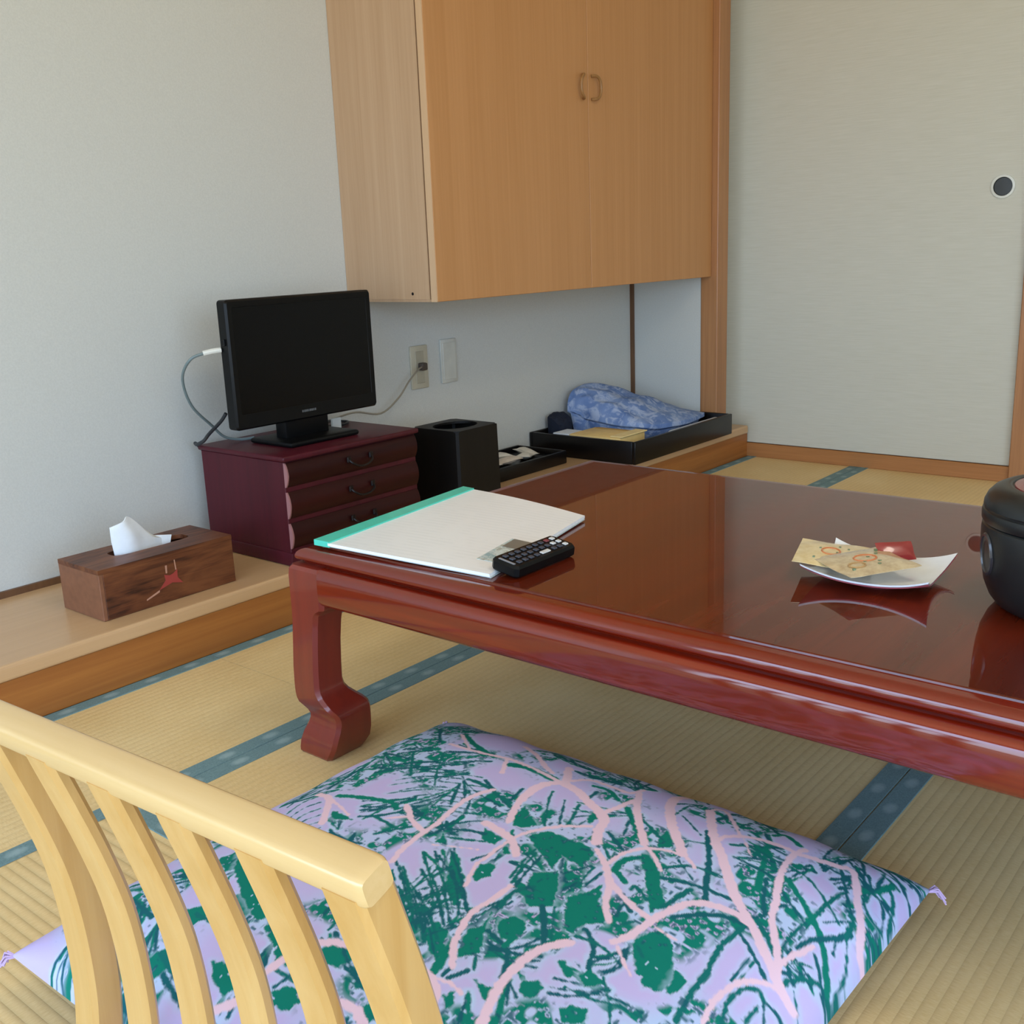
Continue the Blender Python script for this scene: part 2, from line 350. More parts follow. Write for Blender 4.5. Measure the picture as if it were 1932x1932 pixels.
def legmb(sx, sy):
    R = []
    for z, a, b in prof:
        k = min(.006, (b-a)*.15); xs = [(a+k, a), (b-k, a), (b, a+k), (b, b-k), (b-k, b), (a+k, b), (a, b-k), (a, a+k)]
        R.append([((TX0+u) if sx < 0 else (TX1-u), (TY0+w) if sy < 0 else (TY1-w), z) for u, w in xs])
    return MB().rings(R)
for sx in (-1, 1):
    for sy in (1, -1): obj('leg', legmb(sx, sy), M['mahog_leg'], tb, True, ang=28)

# ------------------------------------------------------------------ legless chair
ch = thing('floor_chair', 'blond wood legless floor chair with curved slatted back, seen from behind', 'chair', (.36, .617, 0), math.radians(3.6))
CP = [(-.043, .445), (-.036, .42), (-.025, .385), (-.010, .335), (.003, .28), (.0095, .22), (.0105, .16), (.006, .11), (.004, .07), (.010, .045)]
sm = smoothpath([(a, 0, z) for a, z in CP], 4)
def slat(y0, y1, th, n0=0):
    R = []
    pts = sm[n0:]
    for i, p in enumerate(pts):
        t = (pts[min(i+1, len(pts)-1)]-pts[max(i-1, 0)]).normalized(); n = Vector((-t.z, 0, t.x))
        if n.x < 0: n = -n
        A, B = p, p+n*th; k = .004
        R.append([(A.x, y0+k, A.z), (A.x, y1-k, A.z), (A.x+n.x*k, y1, A.z+n.z*k), (B.x-n.x*k, y1, B.z-n.z*k), (B.x, y1-k, B.z), (B.x, y0+k, B.z), (B.x-n.x*k, y0, B.z-n.z*k), (A.x+n.x*k, y0, A.z+n.z*k)])
    return MB().rings(R)
HW = .213
for y0 in (-HW, HW-.034): obj('back_post', slat(y0, y0+.034, .030, 3), M['chair'], ch, True, local=True)
pitch = (2*HW-.034)/5
for i in range(1, 5): obj('back_slat', slat(-HW+i*pitch, -HW+i*pitch+.032, .014, 3), M['chair'], ch, True, local=True)
R = []
t = (sm[4]-sm[0]).normalized(); n = Vector((-t.z, 0, t.x)); n = n if n.x > 0 else -n
q0 = sm[0]-t*.008
for k, y in enumerate((-HW-.004, -HW-.001, -HW+.005, HW-.005, HW+.001, HW+.004)):
    sc = (.86, .97, 1, 1, .97, .86)[k]; c0 = q0+t*.021+n*.0135; rr = []
    for i in range(20):
        a = 2*math.pi*i/20; ca, sa = math.cos(a), math.sin(a); ex = .34
        u = math.copysign(abs(ca)**ex, ca)*.0130*sc; w = math.copysign(abs(sa)**ex, sa)*.0112*sc
        p = c0+n*u+t*w; rr.append((p.x, y, p.z))
    R.append(rr)
obj('top_rail', MB().rings(R), M['chair_y'], ch, True, local=True)
obj('seat_board', MB().box(.012, .43, -HW, HW, .022, .036, .005, 2), M['chair'], ch, local=True)
for y0 in (-HW, HW-.034): obj('floor_runner', MB().box(.0, .40, y0, y0+.034, 0, .0215, .006, 2), M['chair'], ch, local=True)
PINK=[[7.5,684,762,718,772,745,774,772,775,807,782,842,784,869,774],[10,823,711,856,726,893,737,922,735,940,722],[12.9,938,721,933,695,915,662,904,640,890,624,870,618,846,604],[8.3,870,729,916,733,938,721],[5.2,699,666,730,682,758,684,785,684,807,682,831,671,851,656],[5.2,830,671,850,655,871,629],[10.8,804,731,801,707,794,683,775,661],[7.7,600,595,622,613,647,625,670,631,693,630,714,628,726,629],[10.4,564,528,585,537,609,544,629,546,653,546,674,540,692,527],[4.3,579,598,583,582,579,565],[9.5,754,965,747,936,699,893],[4.2,751,940,728,879],[7.7,781,835,758,802,750,778],[4,745,835,762,816],[6.6,949,919,946,887,947,854,953,821,951,783,944,747,940,729],[5,948,883,994,940],[6.3,953,821,913,796],[8,1014,840,993,803,968,771,955,749],[1.9,735,748,746,727,757,701],[7.7,834,595,815,570,795,550,782,527,776,509,771,488],[6.8,810,567,785,546,763,535,741,516],[5.7,821,571,843,570,860,563,871,555],[4.7,871,555,881,539,885,514,874,497],[9.7,720,496,734,490,755,487,778,484,797,479,815,473,829,459,836,443,839,429,836,411],[9.4,983,636,943,614,911,590,877,561],[4.7,877,561,860,537,846,521],[11.2,985,744,942,717],[6.9,946,719,973,701,973,668,974,643,997,639],[7.8,909,635,933,630,967,626],[12.1,1042,599,1003,599,965,582,931,558,907,536,887,519],[11.5,1004,550,948,515,915,487,884,462,856,436,839,414,823,394,810,379,800,367,793,357,790,346],[7.5,929,505,951,505,969,494,982,476,988,454,989,437],[5.6,1008,552,1028,544,998,516,972,495],[8.1,1005,431,983,434,952,431,923,423,889,411,859,400,830,381,807,371],[9.1,986,435,996,417,1008,394,1017,381,991,366,965,353,943,341,919,333,917,326],[5.4,807,371,828,370,849,366,871,361],[5.9,697,387,720,392,744,391,765,387,782,376,790,366],[3.5,717,490,704,475,694,460],[3.5,764,477,763,455],[2.7,967,487,940,465]]
TEAL=[[2.7,565,710,549,681,538,654],[2.7,571,705,555,679,542,656],[2.6,544,682,536,651],[2.2,534,669,533,649],[2.4,580,753,596,759],[2.7,569,732,589,734],[4.8,462,972,450,925,445,896],[4.8,448,952,437,897],[6.1,440,932,430,872],[3.7,423,894,437,897],[3.7,422,889,415,844],[5,516,1007,527,992],[3.9,497,971,489,920],[4.5,464,866,455,828],[4.4,451,843,441,799],[3.8,506,744,507,710],[3.7,492,722,517,717],[3.7,513,876,514,841],[10.1,939,804,947,780,941,735],[6.6,758,933,770,892,776,857,769,839],[4.8,772,968,812,974,839,976],[6.8,996,936,963,885,946,837],[2.9,829,941,857,911,880,877,909,859,931,830],[3.5,903,945,841,889],[3.8,1011,997,947,938],[2.3,837,842,876,873,921,904],[3.1,813,793,858,818],[4.7,873,819,870,780,849,730],[3.7,883,798,870,773],[3.9,714,819,736,805,752,793],[4,732,864,750,841,770,830],[3.6,742,848,736,805],[3.9,769,757,781,734,786,715],[2.6,756,746,766,721,774,705],[3,776,764,798,745,806,734],[2.4,737,638,768,646,795,650],[3.2,726,625,757,631,789,637],[5,694,615,720,620,738,609],[5,719,582,697,562,675,546],[2.3,725,571,683,543],[4.1,657,600,649,572,630,555,615,549],[2.9,623,586,608,575],[4,586,588,604,579],[5.4,617,542,600,533,571,518],[2.9,615,538,605,523],[7.3,584,604,605,610,623,615],[3.6,586,594,600,595],[2.4,840,672,890,704,911,714],[2.4,853,661,902,689],[3.2,856,651,904,669],[2,855,642,877,641],[3.3,732,631,759,639,789,645],[3.7,853,739,894,747],[4.6,862,751,847,725],[4.9,984,731,984,704,990,668],[5.2,959,687,961,667,945,641],[4.2,923,670,947,674],[5.4,935,622,902,590,878,565],[2.4,877,589,916,605],[3.7,922,593,899,554],[4,872,606,852,573],[2.7,844,592,829,574,841,577],[6.4,814,559,836,561,852,550],[5.6,812,553,804,539],[2.7,849,521,870,505,879,485,881,466],[3.4,836,513,846,491,851,465,855,440],[4.8,943,519,900,494,852,471,831,460],[4.4,797,486,820,484,838,481],[4.7,789,473,810,454,826,438,832,415],[4.7,832,415,796,419,769,417,749,412,721,411,680,404],[1.9,876,519,853,487],[3.3,797,528,805,526,794,506],[3.6,753,516,773,520,768,509],[2.8,739,508,758,497],[3.9,717,528,702,507,675,494],[3.1,703,528,707,507,702,483],[5.1,665,517,656,502],[2.3,642,496,646,471,657,447,660,425],[2,644,480,658,463,665,428],[2,675,478,654,457,635,443],[3.3,615,539,593,524],[5.2,649,574,657,573],[2.9,772,567,804,567],[2.6,761,573,805,579],[2.6,777,598,805,583],[2.8,730,476,721,465],[5.3,972,461,937,448,891,433],[3.7,944,491,956,473,953,449,954,432],[2.6,923,476,923,450,922,424],[4.1,950,471,939,431],[3.6,914,433,889,424,859,409],[1.8,915,424,883,416],[5.1,933,422,919,401,901,378],[3,955,423,953,405,937,378,921,356],[2.9,910,417,898,398,888,379],[3.6,912,375,943,374,973,370],[3.5,1025,400,986,378,954,359],[5.6,962,421,968,419],[5.3,903,377,887,361,869,348,840,333],[3.2,883,379,856,380,827,377],[4.1,851,370,874,366,897,354,924,344],[1.8,888,375,863,373],[2.1,907,367,925,357,937,350],[3.7,954,359,941,349,918,347],[3.5,848,416,857,411,870,407],[4.8,846,408,835,393,821,379],[4.2,884,406,893,401],[4,801,361,822,354,841,341],[3.7,821,365,810,355],[2,822,368,838,361,847,352],[2.4,863,357,853,348,835,335],[2,806,352,782,335],[3.3,768,364,770,354,766,342],[3.5,711,376,735,384,757,383,773,373,768,364],[2,768,364,746,353],[1.9,732,365,760,365],[2.7,816,413,805,394,788,371],[1.6,764,388,796,389],[1.6,760,393,800,394],[3.4,837,332,861,328,901,324],[3.4,835,337,829,326],[2.1,851,331,888,334,916,346],[1.8,903,351,885,347],[5.7,992,362,1004,353,1036,342],[2.7,1006,354,1026,366],[3,1004,353,978,352,967,340,969,329],[2.3,1003,348,993,336,973,330],[3.1,1025,341,1013,333,980,326],[3.1,1011,370,1004,353,1048,355],[2.7,1044,357,1038,336],[4.4,1023,531,1056,524,1040,495,1017,468],[2.7,992,506,1020,504],[4.7,986,532,1006,529],[5.1,1008,469,1022,462,1009,439],[3.2,990,588,1006,579,1012,565],[2.3,960,572,1002,576],[1.6,964,564,937,525],[2.6,915,530,925,508],[4.9,951,525,896,492,850,471],[2.5,850,522,874,503,878,469],[3.2,834,512,848,479,854,443],[4.4,795,488,836,482],[2.7,787,471,810,458,824,439],[2.8,668,717,645,669,619,632],[2.9,723,727,692,669,659,625],[2.2,700,704,682,681,663,661],[2.7,738,723,707,680,675,644],[3,654,718,633,673,609,639],[1.6,658,724,626,680,595,643],[1.8,706,715,693,693,679,675],[1.6,648,704,633,679,617,658],[2.9,705,731,677,687,647,651],[2.8,658,709,644,687,629,669],[2.8,653,717,622,675,592,641],[2.2,665,701,644,675,624,652],[2.4,672,735,654,709,636,687],[2.2,683,685,665,662,646,641],[2.5,677,742,663,716,647,695],[2.9,693,724,667,678,639,642],[2.5,684,749,653,696,620,653],[1.6,661,703,632,657,603,621],[1.4,699,702,679,672,658,647],[2.6,712,697,685,666,659,640],[3.1,686,745,653,702,621,666],[2.2,642,708,624,679,606,655],[2.7,718,746,686,705,655,671],[2.6,655,700,638,673,619,650],[1.4,674,750,646,714,619,683],[1.9,688,759,672,733,656,712],[2,656,677,674,678,689,676],[1.5,639,672,651,667,660,658],[1.2,639,677,654,669,665,659],[1.3,630,642,642,637,650,630],[1.6,646,686,665,685,681,681],[2,654,690,669,686,680,680],[1.4,631,678,645,679,657,677],[2.5,623,665,639,663,652,659],[2.1,654,673,664,669,672,662],[1.6,674,688,692,679,703,671],[2.6,661,707,684,711,705,711],[1.9,626,690,644,686,660,679],[1.4,668,683,687,684,704,681],[2.2,648,709,666,701,682,689],[1.2,644,666,664,668,682,668],[2.4,689,705,704,705,716,702],[2.5,625,684,655,684,684,682],[1.3,605,668,626,668,644,665],[2.3,641,670,665,666,687,661],[1.2,647,695,663,689,677,681],[2.6,672,709,694,706,712,700],[1.5,617,645,634,636,648,626],[1.4,662,714,699,720,734,723],[2.3,614,670,636,669,657,666],[1.7,837,897,863,875,887,807],[1.7,822,896,853,865,877,799],[1.6,809,892,843,855,867,790],[1.6,804,869,832,845,857,781],[1.6,790,878,826,839,850,776],[1.6,790,850,816,830,841,768],[1.6,774,855,807,821,832,760],[1.6,760,851,797,811,822,751],[1.6,760,832,790,804,815,745],[1.9,714,978,747,987,767,977],[1.9,699,959,730,966,750,958],[1.8,687,943,716,949,736,941],[1.8,675,928,703,933,724,926],[1.8,664,914,691,919,712,912],[1.8,654,901,680,906,701,898],[1.8,645,890,670,893,690,886],[1.7,636,878,661,881,680,874],[1.5,674,547,662,555],[1.5,676,545,664,551],[1.5,678,542,665,547],[1.5,680,540,667,542],[1.5,682,537,669,538],[1.5,684,535,671,534],[1.5,686,532,672,530]]
TPOLY=[[606,928,595,893,577,840,555,797,538,806,554,852,582,904],[537,794,551,779,539,756,514,730,514,747,528,771],[482,808,488,786,475,755,462,759,469,784],[539,660,543,647,533,641,530,654],[514,633,529,624,518,607,505,619],[734,633,737,617,757,624,778,605,753,588,725,572,710,591,721,609],[812,674,832,662,834,639,835,604,827,594,797,588,802,619,774,611,792,641,798,652],[747,571,764,561,785,554,761,542,751,528,735,516,724,533,705,533,704,544,734,564],[859,555,861,545,848,526,820,505,801,488,779,492,800,510,830,531,843,544],[730,482,755,478,766,472,755,452,728,436,728,427,696,429,690,444,703,461],[627,610,647,617,660,611,681,616,657,604,628,586,621,588,612,600],[663,595,680,601,691,594,688,578,674,569,661,571,655,583],[614,528,625,529,632,520,629,511,618,508,608,516],[713,672,738,681,749,666,727,657,712,664],[777,712,796,724,790,693,775,692],[737,723,738,712,709,677,678,651,666,654,687,684],[621,654,639,649,632,630,593,606,601,624],[727,907,725,884,722,867,712,884,717,900],[837,715,861,717,835,679,820,690,819,702],[772,680,783,681,772,665,768,670],[599,569,599,554,605,545,578,536,589,551],[618,485,627,480,634,467,624,461,617,462,606,474],[897,556,924,561,894,533,878,546],[883,644,900,645,892,633,874,633],[568,577,579,572,567,563,554,563],[662,495,677,492,669,471,654,483],[826,437,836,431,832,415,819,419],[883,380,903,379,912,375,900,371,888,375],[742,749,758,754,752,741,742,732],[730,434,726,419,700,421,698,427]]

# ------------------------------------------------------------------ floor cushion with a printed cover
XC, YC, HX, HY = .745, .69, .345, .372
cu = thing('floor_cushion', 'lavender square floor cushion printed with green brushwork and pink branches', 'cushion', (XC, YC, .04))
def cush(u, v, sgn):
    eu, ev = abs(u), abs(v)
    k = max(0., (1-eu**3.4)*(1-ev**3.4))**.46
    px = 1-.035*(1-v*v)*(eu**4); py = 1-.035*(1-u*u)*(ev**4)
    z0 = .047 + .012*((eu*ev)**3) - (.012 if u > .5 else 0)*0
    z = z0+(.088*k if sgn > 0 else -.010*min(1, k*1.5))
    return (XC+HX*u*px, YC+HY*v*py, z)
def gridmesh(name, nu, nv, sgn):
    us = np.linspace(-1, 1, nu); vs_ = np.linspace(-1, 1, nv)
    U, V = np.meshgrid(us, vs_, indexing='ij'); eu, ev = abs(U), abs(V)
    k = np.maximum(0, (1-eu**3.4)*(1-ev**3.4))**.46
    px = 1-.035*(1-V*V)*eu**4; py = 1-.035*(1-U*U)*ev**4
    X = XC+HX*U*px; Y = YC+HY*V*py
    pk = .0018*np.sin(U*19+V*3)*(ev**6)+.0025*np.sin(V*21-U*4)*(eu**6)
    Zz = .047+.012*(eu*ev)**3+(.092*k if sgn > 0 else -.0105*np.minimum(1, k*1.5))+(pk*np.minimum(1, k*3) if sgn > 0 else 0)
    P = np.stack([X-XC, Y-YC, Zz-.04], -1).reshape(-1, 3)
    i = np.arange((nu-1)*nv).reshape(nu-1, nv)[:, :-1].ravel()
    F = np.stack([i, i+nv, i+nv+1, i+1], -1)
    if sgn < 0: F = F[:, ::-1]
    me = bpy.data.meshes.new(name)
    me.vertices.add(len(P)); me.vertices.foreach_set('co', P.ravel())
    me.loops.add(F.size); me.loops.foreach_set('vertex_index', F.ravel().astype(np.int32))
    me.polygons.add(len(F)); me.polygons.foreach_set('loop_start', np.arange(0, F.size, 4, dtype=np.int32))
    me.update(calc_edges=True); me.polygons.foreach_set('use_smooth', [True]*len(F))
    return me, X, Y
NU, NV = 450, 480
me, X, Y = gridmesh('cover', NU, NV, 1)
rng = np.random.RandomState(3)
def vnoise(sc):
    g = rng.rand(int(.8/sc)+3, int(.9/sc)+3); a = (X-.3)/sc; b = (Y-.25)/sc
    i = np.clip(a.astype(int), 0, g.shape[0]-2); j = np.clip(b.astype(int), 0, g.shape[1]-2); fa, fb = a-i, b-j
    fa = fa*fa*(3-2*fa); fb = fb*fb*(3-2*fb)
    return (g[i, j]*(1-fa)+g[i+1, j]*fa)*(1-fb)+(g[i, j+1]*(1-fa)+g[i+1, j+1]*fa)*fb
n1, n2, n3 = vnoise(.012), vnoise(.05), vnoise(.0045)
C3 = lambda h: np.array(lin(h)[:3])
img = C3('BFB2DE')+(C3('B2C4E4')-C3('BFB2DE'))*np.clip((n2-.3)*2, 0, 1)[..., None]
img = img+(C3('C6ACDC')-img)*np.clip((n1*n2-.42)*6, 0, .8)[..., None]
def dist(pts):
    m = 1e9*np.ones_like(X)
    for (ax, ay), (bx, by) in zip(pts, pts[1:]):
        dx, dy = bx-ax, by-ay; L = dx*dx+dy*dy+1e-12
        t = np.clip(((X-ax)*dx+(Y-ay)*dy)/L, 0, 1)
        m = np.minimum(m, np.hypot(X-ax-t*dx, Y-ay-t*dy))
    return m
def put(mask, col):
    global img
    img = img+(col-img)*np.clip(mask, 0, 1)[..., None]
def spts(s): return [(p.x, p.y) for p in smoothpath([(s[1+2*i]/1000, s[2+2*i]/1000, 0) for i in range((len(s)-1)//2)], 3)]
DC = {}
def stroke(s, col, dry=.0, halo=None):
    key = tuple(s)
    if key not in DC: DC[key] = dist(spts(s))+(n3-.5)*.0026
    w = s[0]/1500; d = DC[key]
    if halo is not None:
        put((1-(d-w)/.006)*.6, halo); return
    k = (w-d)/.0012+.5
    if dry: k = k*np.clip((n3-dry)*8+.5, 0, 1)
    put(k, col)
TE, NV_, PK, LB = C3('0B7767'), C3('185A66'), C3('E3C3D2'), C3('B4CAE6')
def poly(q, col):
    P = [(q[2*i]/1000, q[2*i+1]/1000) for i in range(len(q)//2)]; ins = np.zeros(X.shape, bool)
    for (ax, ay), (bx, by) in zip(P, P[1:]+P[:1]):
        if ay != by:
            c = ((ay > Y) != (by > Y)) & (X < (bx-ax)*(Y-ay)/(by-ay)+ax); ins ^= c
    d = dist(P+P[:1])*np.where(ins, -1, 1)+(n3-.5)*.004
    put((1-d/.006)*.5, LB)
    put((.0006-d)/.0012*np.clip((.93-n3)*14, 0, 1), col)
# brush fans, first the pale ground round the strokes, then the strokes themselves
fans = []
for k in range(72):
    cx, cy = rng.uniform(.40, 1.08), rng.uniform(.32, 1.04); a0 = rng.uniform(0, 6.28); Lh = rng.uniform(.035, .085)
    for j in range(rng.randint(4, 8)):
        a = a0+j*rng.uniform(.10, .18); b = a+rng.uniform(-.25, .25); q = rng.uniform(0, .012)
        fans.append([rng.uniform(1.6, 3.6), round((cx+q)*1000), round((cy+q)*1000), round((cx+Lh*.5*math.cos(a))*1000), round((cy+Lh*.5*math.sin(a))*1000), round((cx+Lh*math.cos(b))*1000), round((cy+Lh*math.sin(b))*1000)])
for s in fans+TEAL: stroke(s, None, 0, LB)
blot = np.clip((n2-.50)*9, 0, 1)*np.clip((n1-.40)*9, 0, 1)*np.clip((.72-n3)*9, 0, 1); put(blot, TE)
for i, s in enumerate(fans): stroke(s, NV_ if i % 3 else TE)
for k in range(10):
    cx, cy = rng.uniform(.40, .62), rng.uniform(.34, .98)
    poly([int(v) for j in range(7) for v in ((cx+rng.uniform(.010, .028)*math.cos(j*.9))*1000, (cy+rng.uniform(.010, .028)*math.sin(j*.9))*1000)], TE)
for q in TPOLY: poly(q, TE)
for i, s in enumerate(TEAL): stroke(s, TE if s[0] > 5 else NV_+(TE-NV_)*(.5 if i % 2 else .1))
sp_ = np.clip((n3-.74)*9, 0, 1)*np.clip((n2-.40)*5, 0, 1); put(sp_*.9, NV_)
for k in range(7):
    x0, y0 = rng.uniform(.40, .60), rng.uniform(.33, .95); a = rng.uniform(-1, 1)+1.6
    stroke([7, round(x0*1000), round(y0*1000), round((x0+.05*math.cos(a))*1000), round((y0+.05*math.sin(a))*1000), round((x0+.10*math.cos(a+.5))*1000), round((y0+.10*math.sin(a+.5))*1000)], PK)
for s in PINK: stroke([s[0]*.72]+s[1:], PK)
at = me.color_attributes.new('print', 'FLOAT_COLOR', 'POINT')
rgba = np.ones((NU*NV, 4), np.float32); rgba[:, :3] = np.clip(img.reshape(-1, 3), 0, 1); at.data.foreach_set('color', rgba.ravel())
m = NT('printed_cotton'); a = m.n('ShaderNodeVertexColor', layer_name='print')
wv = m.noise(m.coords(), 700, 1); m.bump(wv, .12, .0005)
M['print'] = m.out(a.outputs[0], .85, 0, .15)
me.materials.append(M['print'])
o = bpy.data.objects.new('cover', me); COL.objects.link(o); o.parent = cu
me2, _, _ = gridmesh('underside', 60, 64, -1); me2.materials.append(plain('lavender_cotton', 'AFA6CC', .85, 0, .15))
o = bpy.data.objects.new('underside', me2); COL.objects.link(o); o.parent = cu
lav = plain('lavender_thread', 'C3A9D0', .9)
for ci, (sx, sy) in enumerate(((1, -1), (-1, 1), (1, 1), (-1, -1))):
    x, y = XC+HX*sx, YC+HY*sy; tm = MB()
    rng2 = random.Random(ci)
    for k in range(9):
        a = math.atan2(sy, sx)+rng2.uniform(-.8, .8); L = rng2.uniform(.010, .019)
        tm.tube([(x-.004*sx, y-.004*sy, .057), (x+L*.5*math.cos(a), y+L*.5*math.sin(a), .056+rng2.uniform(-.003, .006)), (x+L*math.cos(a), y+L*math.sin(a), .049+rng2.uniform(-.006, .004))], .0010, 5)
    obj('corner_tassel', tm, lav, cu)

# ------------------------------------------------------------------ drawer chest and television
HX0, HX1, HY0, HY1, HT = 1.392, 1.795, 1.80, 2.10, .362
dc = thing('drawer_chest', 'dark red wooden chest with three bow-fronted drawers under the television', 'chest', ((HX0+HX1)/2, 1.95, PZ))
obj('chest_body', MB().box(HX0, HX1, HY0, HY1, PZ+.030, HT-.012, .002, 1), M['chest'], dc)
obj('top_board', MB().box(HX0-.006, HX1+.006, HY0-.010, HY1+.004, HT-.012, HT, .004, 3), M['chest'], dc, True)
obj('plinth', MB().box(HX0-.004, HX1+.004, HY0-.008, HY1, PZ+.0005, PZ+.032, .004, 2), M['chest'], dc, True)
for z0, z1 in ((.293, .347), (.223, .282), (.155, .212)):
    q = [(HY0+.001, z0)]+[(HY0-.002-.009*math.sin(math.pi*k/12)**.8, z0+(z1-z0)*k/12) for k in range(13)]+[(HY0+.001, z1)]
    d = obj('drawer', MB().prism(q, lambda y, z: (HX0+.004, y, z), lambda y, z: (HX1-.004, y, z)), M['chest_front'], dc, True)
    obj('drawer_edge', MB().prism(q, lambda y, z: (HX0+.0005, y, z), lambda y, z: (HX0+.0045, y, z)), M['chest_edge'], d, label='pale pinkish raw end of the drawer front, coloured as if lit')
    zc = (z0+z1)/2+.006; xm = 1.60
    hb = MB().tube(smoothpath([(xm-.034, HY0-.014, zc), (xm-.030, HY0-.024, zc-.008), (xm-.012, HY0-.026, zc-.017), (xm+.012, HY0-.026, zc-.017), (xm+.030, HY0-.024, zc-.008), (xm+.034, HY0-.014, zc)], 4), .0028, 8)
    for s in (-1, 1): hb.box(xm+s*.034-.006, xm+s*.034+.006, HY0-.018, HY0-.012, zc-.007, zc+.007, .002, 1)
    obj('handle', hb, M['iron'], d, True)

tv = thing('television', 'small black flat television with dark screen on the red chest', 'television', (1.565, 1.91, HT))
VX0, VX1, VZ0, VZ1, VY = 1.357, 1.774, .414, .694, 1.90
bz = MB()
def rr(x0, x1, z0, z1, r, y, n=5):
    o = []
    for cx, cz, a0 in ((x1-r, z1-r, 0), (x0+r, z1-r, 90), (x0+r, z0+r, 180), (x1-r, z0+r, 270)):
        for k in range(n): a = math.radians(a0+90*k/(n-1)); o.append((cx+r*math.cos(a), y, cz+r*math.sin(a)))
    return o
bz.rings([rr(VX0+.018, VX1-.018, VZ0+.035, VZ1-.018, .002, VY+.004), rr(VX0+.016, VX1-.016, VZ0+.033, VZ1-.016, .002, VY+.001), rr(VX0+.004, VX1-.004, VZ0+.004, VZ1-.004, .006, VY), rr(VX0, VX1, VZ0, VZ1, .008, VY+.005), rr(VX0, VX1, VZ0, VZ1, .008, VY+.030), rr(VX0+.03, VX1-.03, VZ0+.03, VZ1-.03, .01, VY+.045)], False, True)
bez = obj('housing', bz, M['black'], tv, True)
obj('screen', MB().box(VX0+.0165, VX1-.0165, VY+.0015, VY+.006, VZ0+.0335, VZ1-.0165), M['black_gloss'], tv)
obj('back_cover', MB().box(VX0+.05, VX1-.05, VY+.044, VY+.075, VZ0+.03, VZ1-.05, .012, 2), M['black'], tv, True)
eb = MB()
for k in range(8): eb.box(1.538+k*.0052, 1.538+k*.0052+(.0042 if k % 3 else .0034), VY-.0006, VY+.001, VZ0+.0165, VZ0+.0215)
obj('emblem', eb, plain('grey_emblem', '55585A', .4), bez, label='small row of grey letters, too small to read')
obj('side_button', MB().box(VX0-.004, VX0+.002, VY+.012, VY+.022, .598, .612, .001, 1), M['black'], bez)
obj('stand_neck', MB().box(1.495, 1.625, VY+.012, VY+.050, HT+.006, VZ0+.06, .006, 2), M['black'], tv, True)
obj('stand_base', MB().box(1.462, 1.668, VY-.045, VY+.105, HT+.0005, HT+.013, .006, 2), M['black'], tv, True)

def cable(name, pts, r, mat, label, cat='cable', n=8):
    P = smoothpath(pts, 6); t = thing(name, label, cat, tuple(P[-1]))
    obj('cord', MB().tube(P, r, n), mat, t, True); return t
ac = cable('antenna_cable', [(1.350, 1.933, .588), (1.325, 1.945, .585), (1.300, 1.965, .572), (1.300, 2.0, .53), (1.335, 2.03, .465), (1.395, 2.05, .41), (1.43, 2.055, .378), (1.47, 2.05, .3665), (1.50, 2.04, .3665)], .0032, M['grey_cable'], 'grey antenna cable looping out from the left edge of the television')
obj('plug', MB().tube([(1.356, 1.930, .589), (1.338, 1.936, .588), (1.322, 1.946, .5845)], .006, 10), M['white_pl'], ac, True, label='white plug')
cable('black_cable', [(1.362, 1.944, .45), (1.358, 1.96, .432), (1.352, 2.0, .402), (1.366, 2.045, .380), (1.374, 2.085, .3665), (1.386, 2.110, .3655), (1.400, 2.1175, .355), (1.42, 2.119, .32), (1.43, 2.119, .20)], .0042, M['blk_cable'], 'thick black cable hanging over the back left corner of the red chest')
pc_ = cable('power_cable', [(2.176, 2.132, .456), (2.14, 2.115, .452), (2.09, 2.105, .425), (2.04, 2.10, .385), (1.97, 2.10, .352), (1.88, 2.10, .368), (1.80, 2.085, .366), (1.76, 2.06, .366)], .0026, M['tan_cable'], 'thin tan power cord running from the wall outlet behind the television')
obj('plug', MB().box(2.166, 2.188, 2.122, 2.1425, .445, .467, .004, 2), plain('dark_plug', '4A4038', .5), pc_, True, label='dark brown plug')
cable('coiled_cord', [(1.655, 2.02, .3665), (1.70, 1.99, .367), (1.735, 1.985, .367), (1.765, 2.005, .367), (1.755, 2.03, .368), (1.715, 2.02, .374), (1.68, 1.995, .376), (1.665, 1.985, .371), (1.652, 1.98, .3665)], .0034, M['blk_cable'], 'short dark cord coiled on the red chest right of the television stand')
top('cable_tag', MB().box(1.672, 1.70, 1.955, 1.962, HT+.0005, HT+.030, .001, 1), M['white_pl'], 'small white tag standing on the red chest just right of the stand', 'tag')

# ------------------------------------------------------------------ outlet, blank plate
ot = thing('wall_outlet', 'beige wall outlet plate with the power cord plugged in', 'outlet', (2.175, YL, .454))
obj('plate', MB().box(2.140, 2.210, YL-.007, YL, .392, .516, .003, 2), M['outlet'], ot, True)
obj('socket_insert', MB().box(2.158, 2.192, YL-.0085, YL-.004, .408, .500, .001, 1), plain('socket_insert', 'A9A28D', .5), ot)
bp = thing('blank_wall_plate', 'pale blank wall plate right of the outlet', 'wall plate', (2.30, YL, .459))
obj('plate', MB().box(2.266, 2.335, YL-.007, YL, .395, .524, .003, 2), M['outlet2'], bp, True)
obj('cover_insert', MB().box(2.274, 2.327, YL-.0085, YL-.004, .405, .514, .001, 1), M['outlet2'], bp)

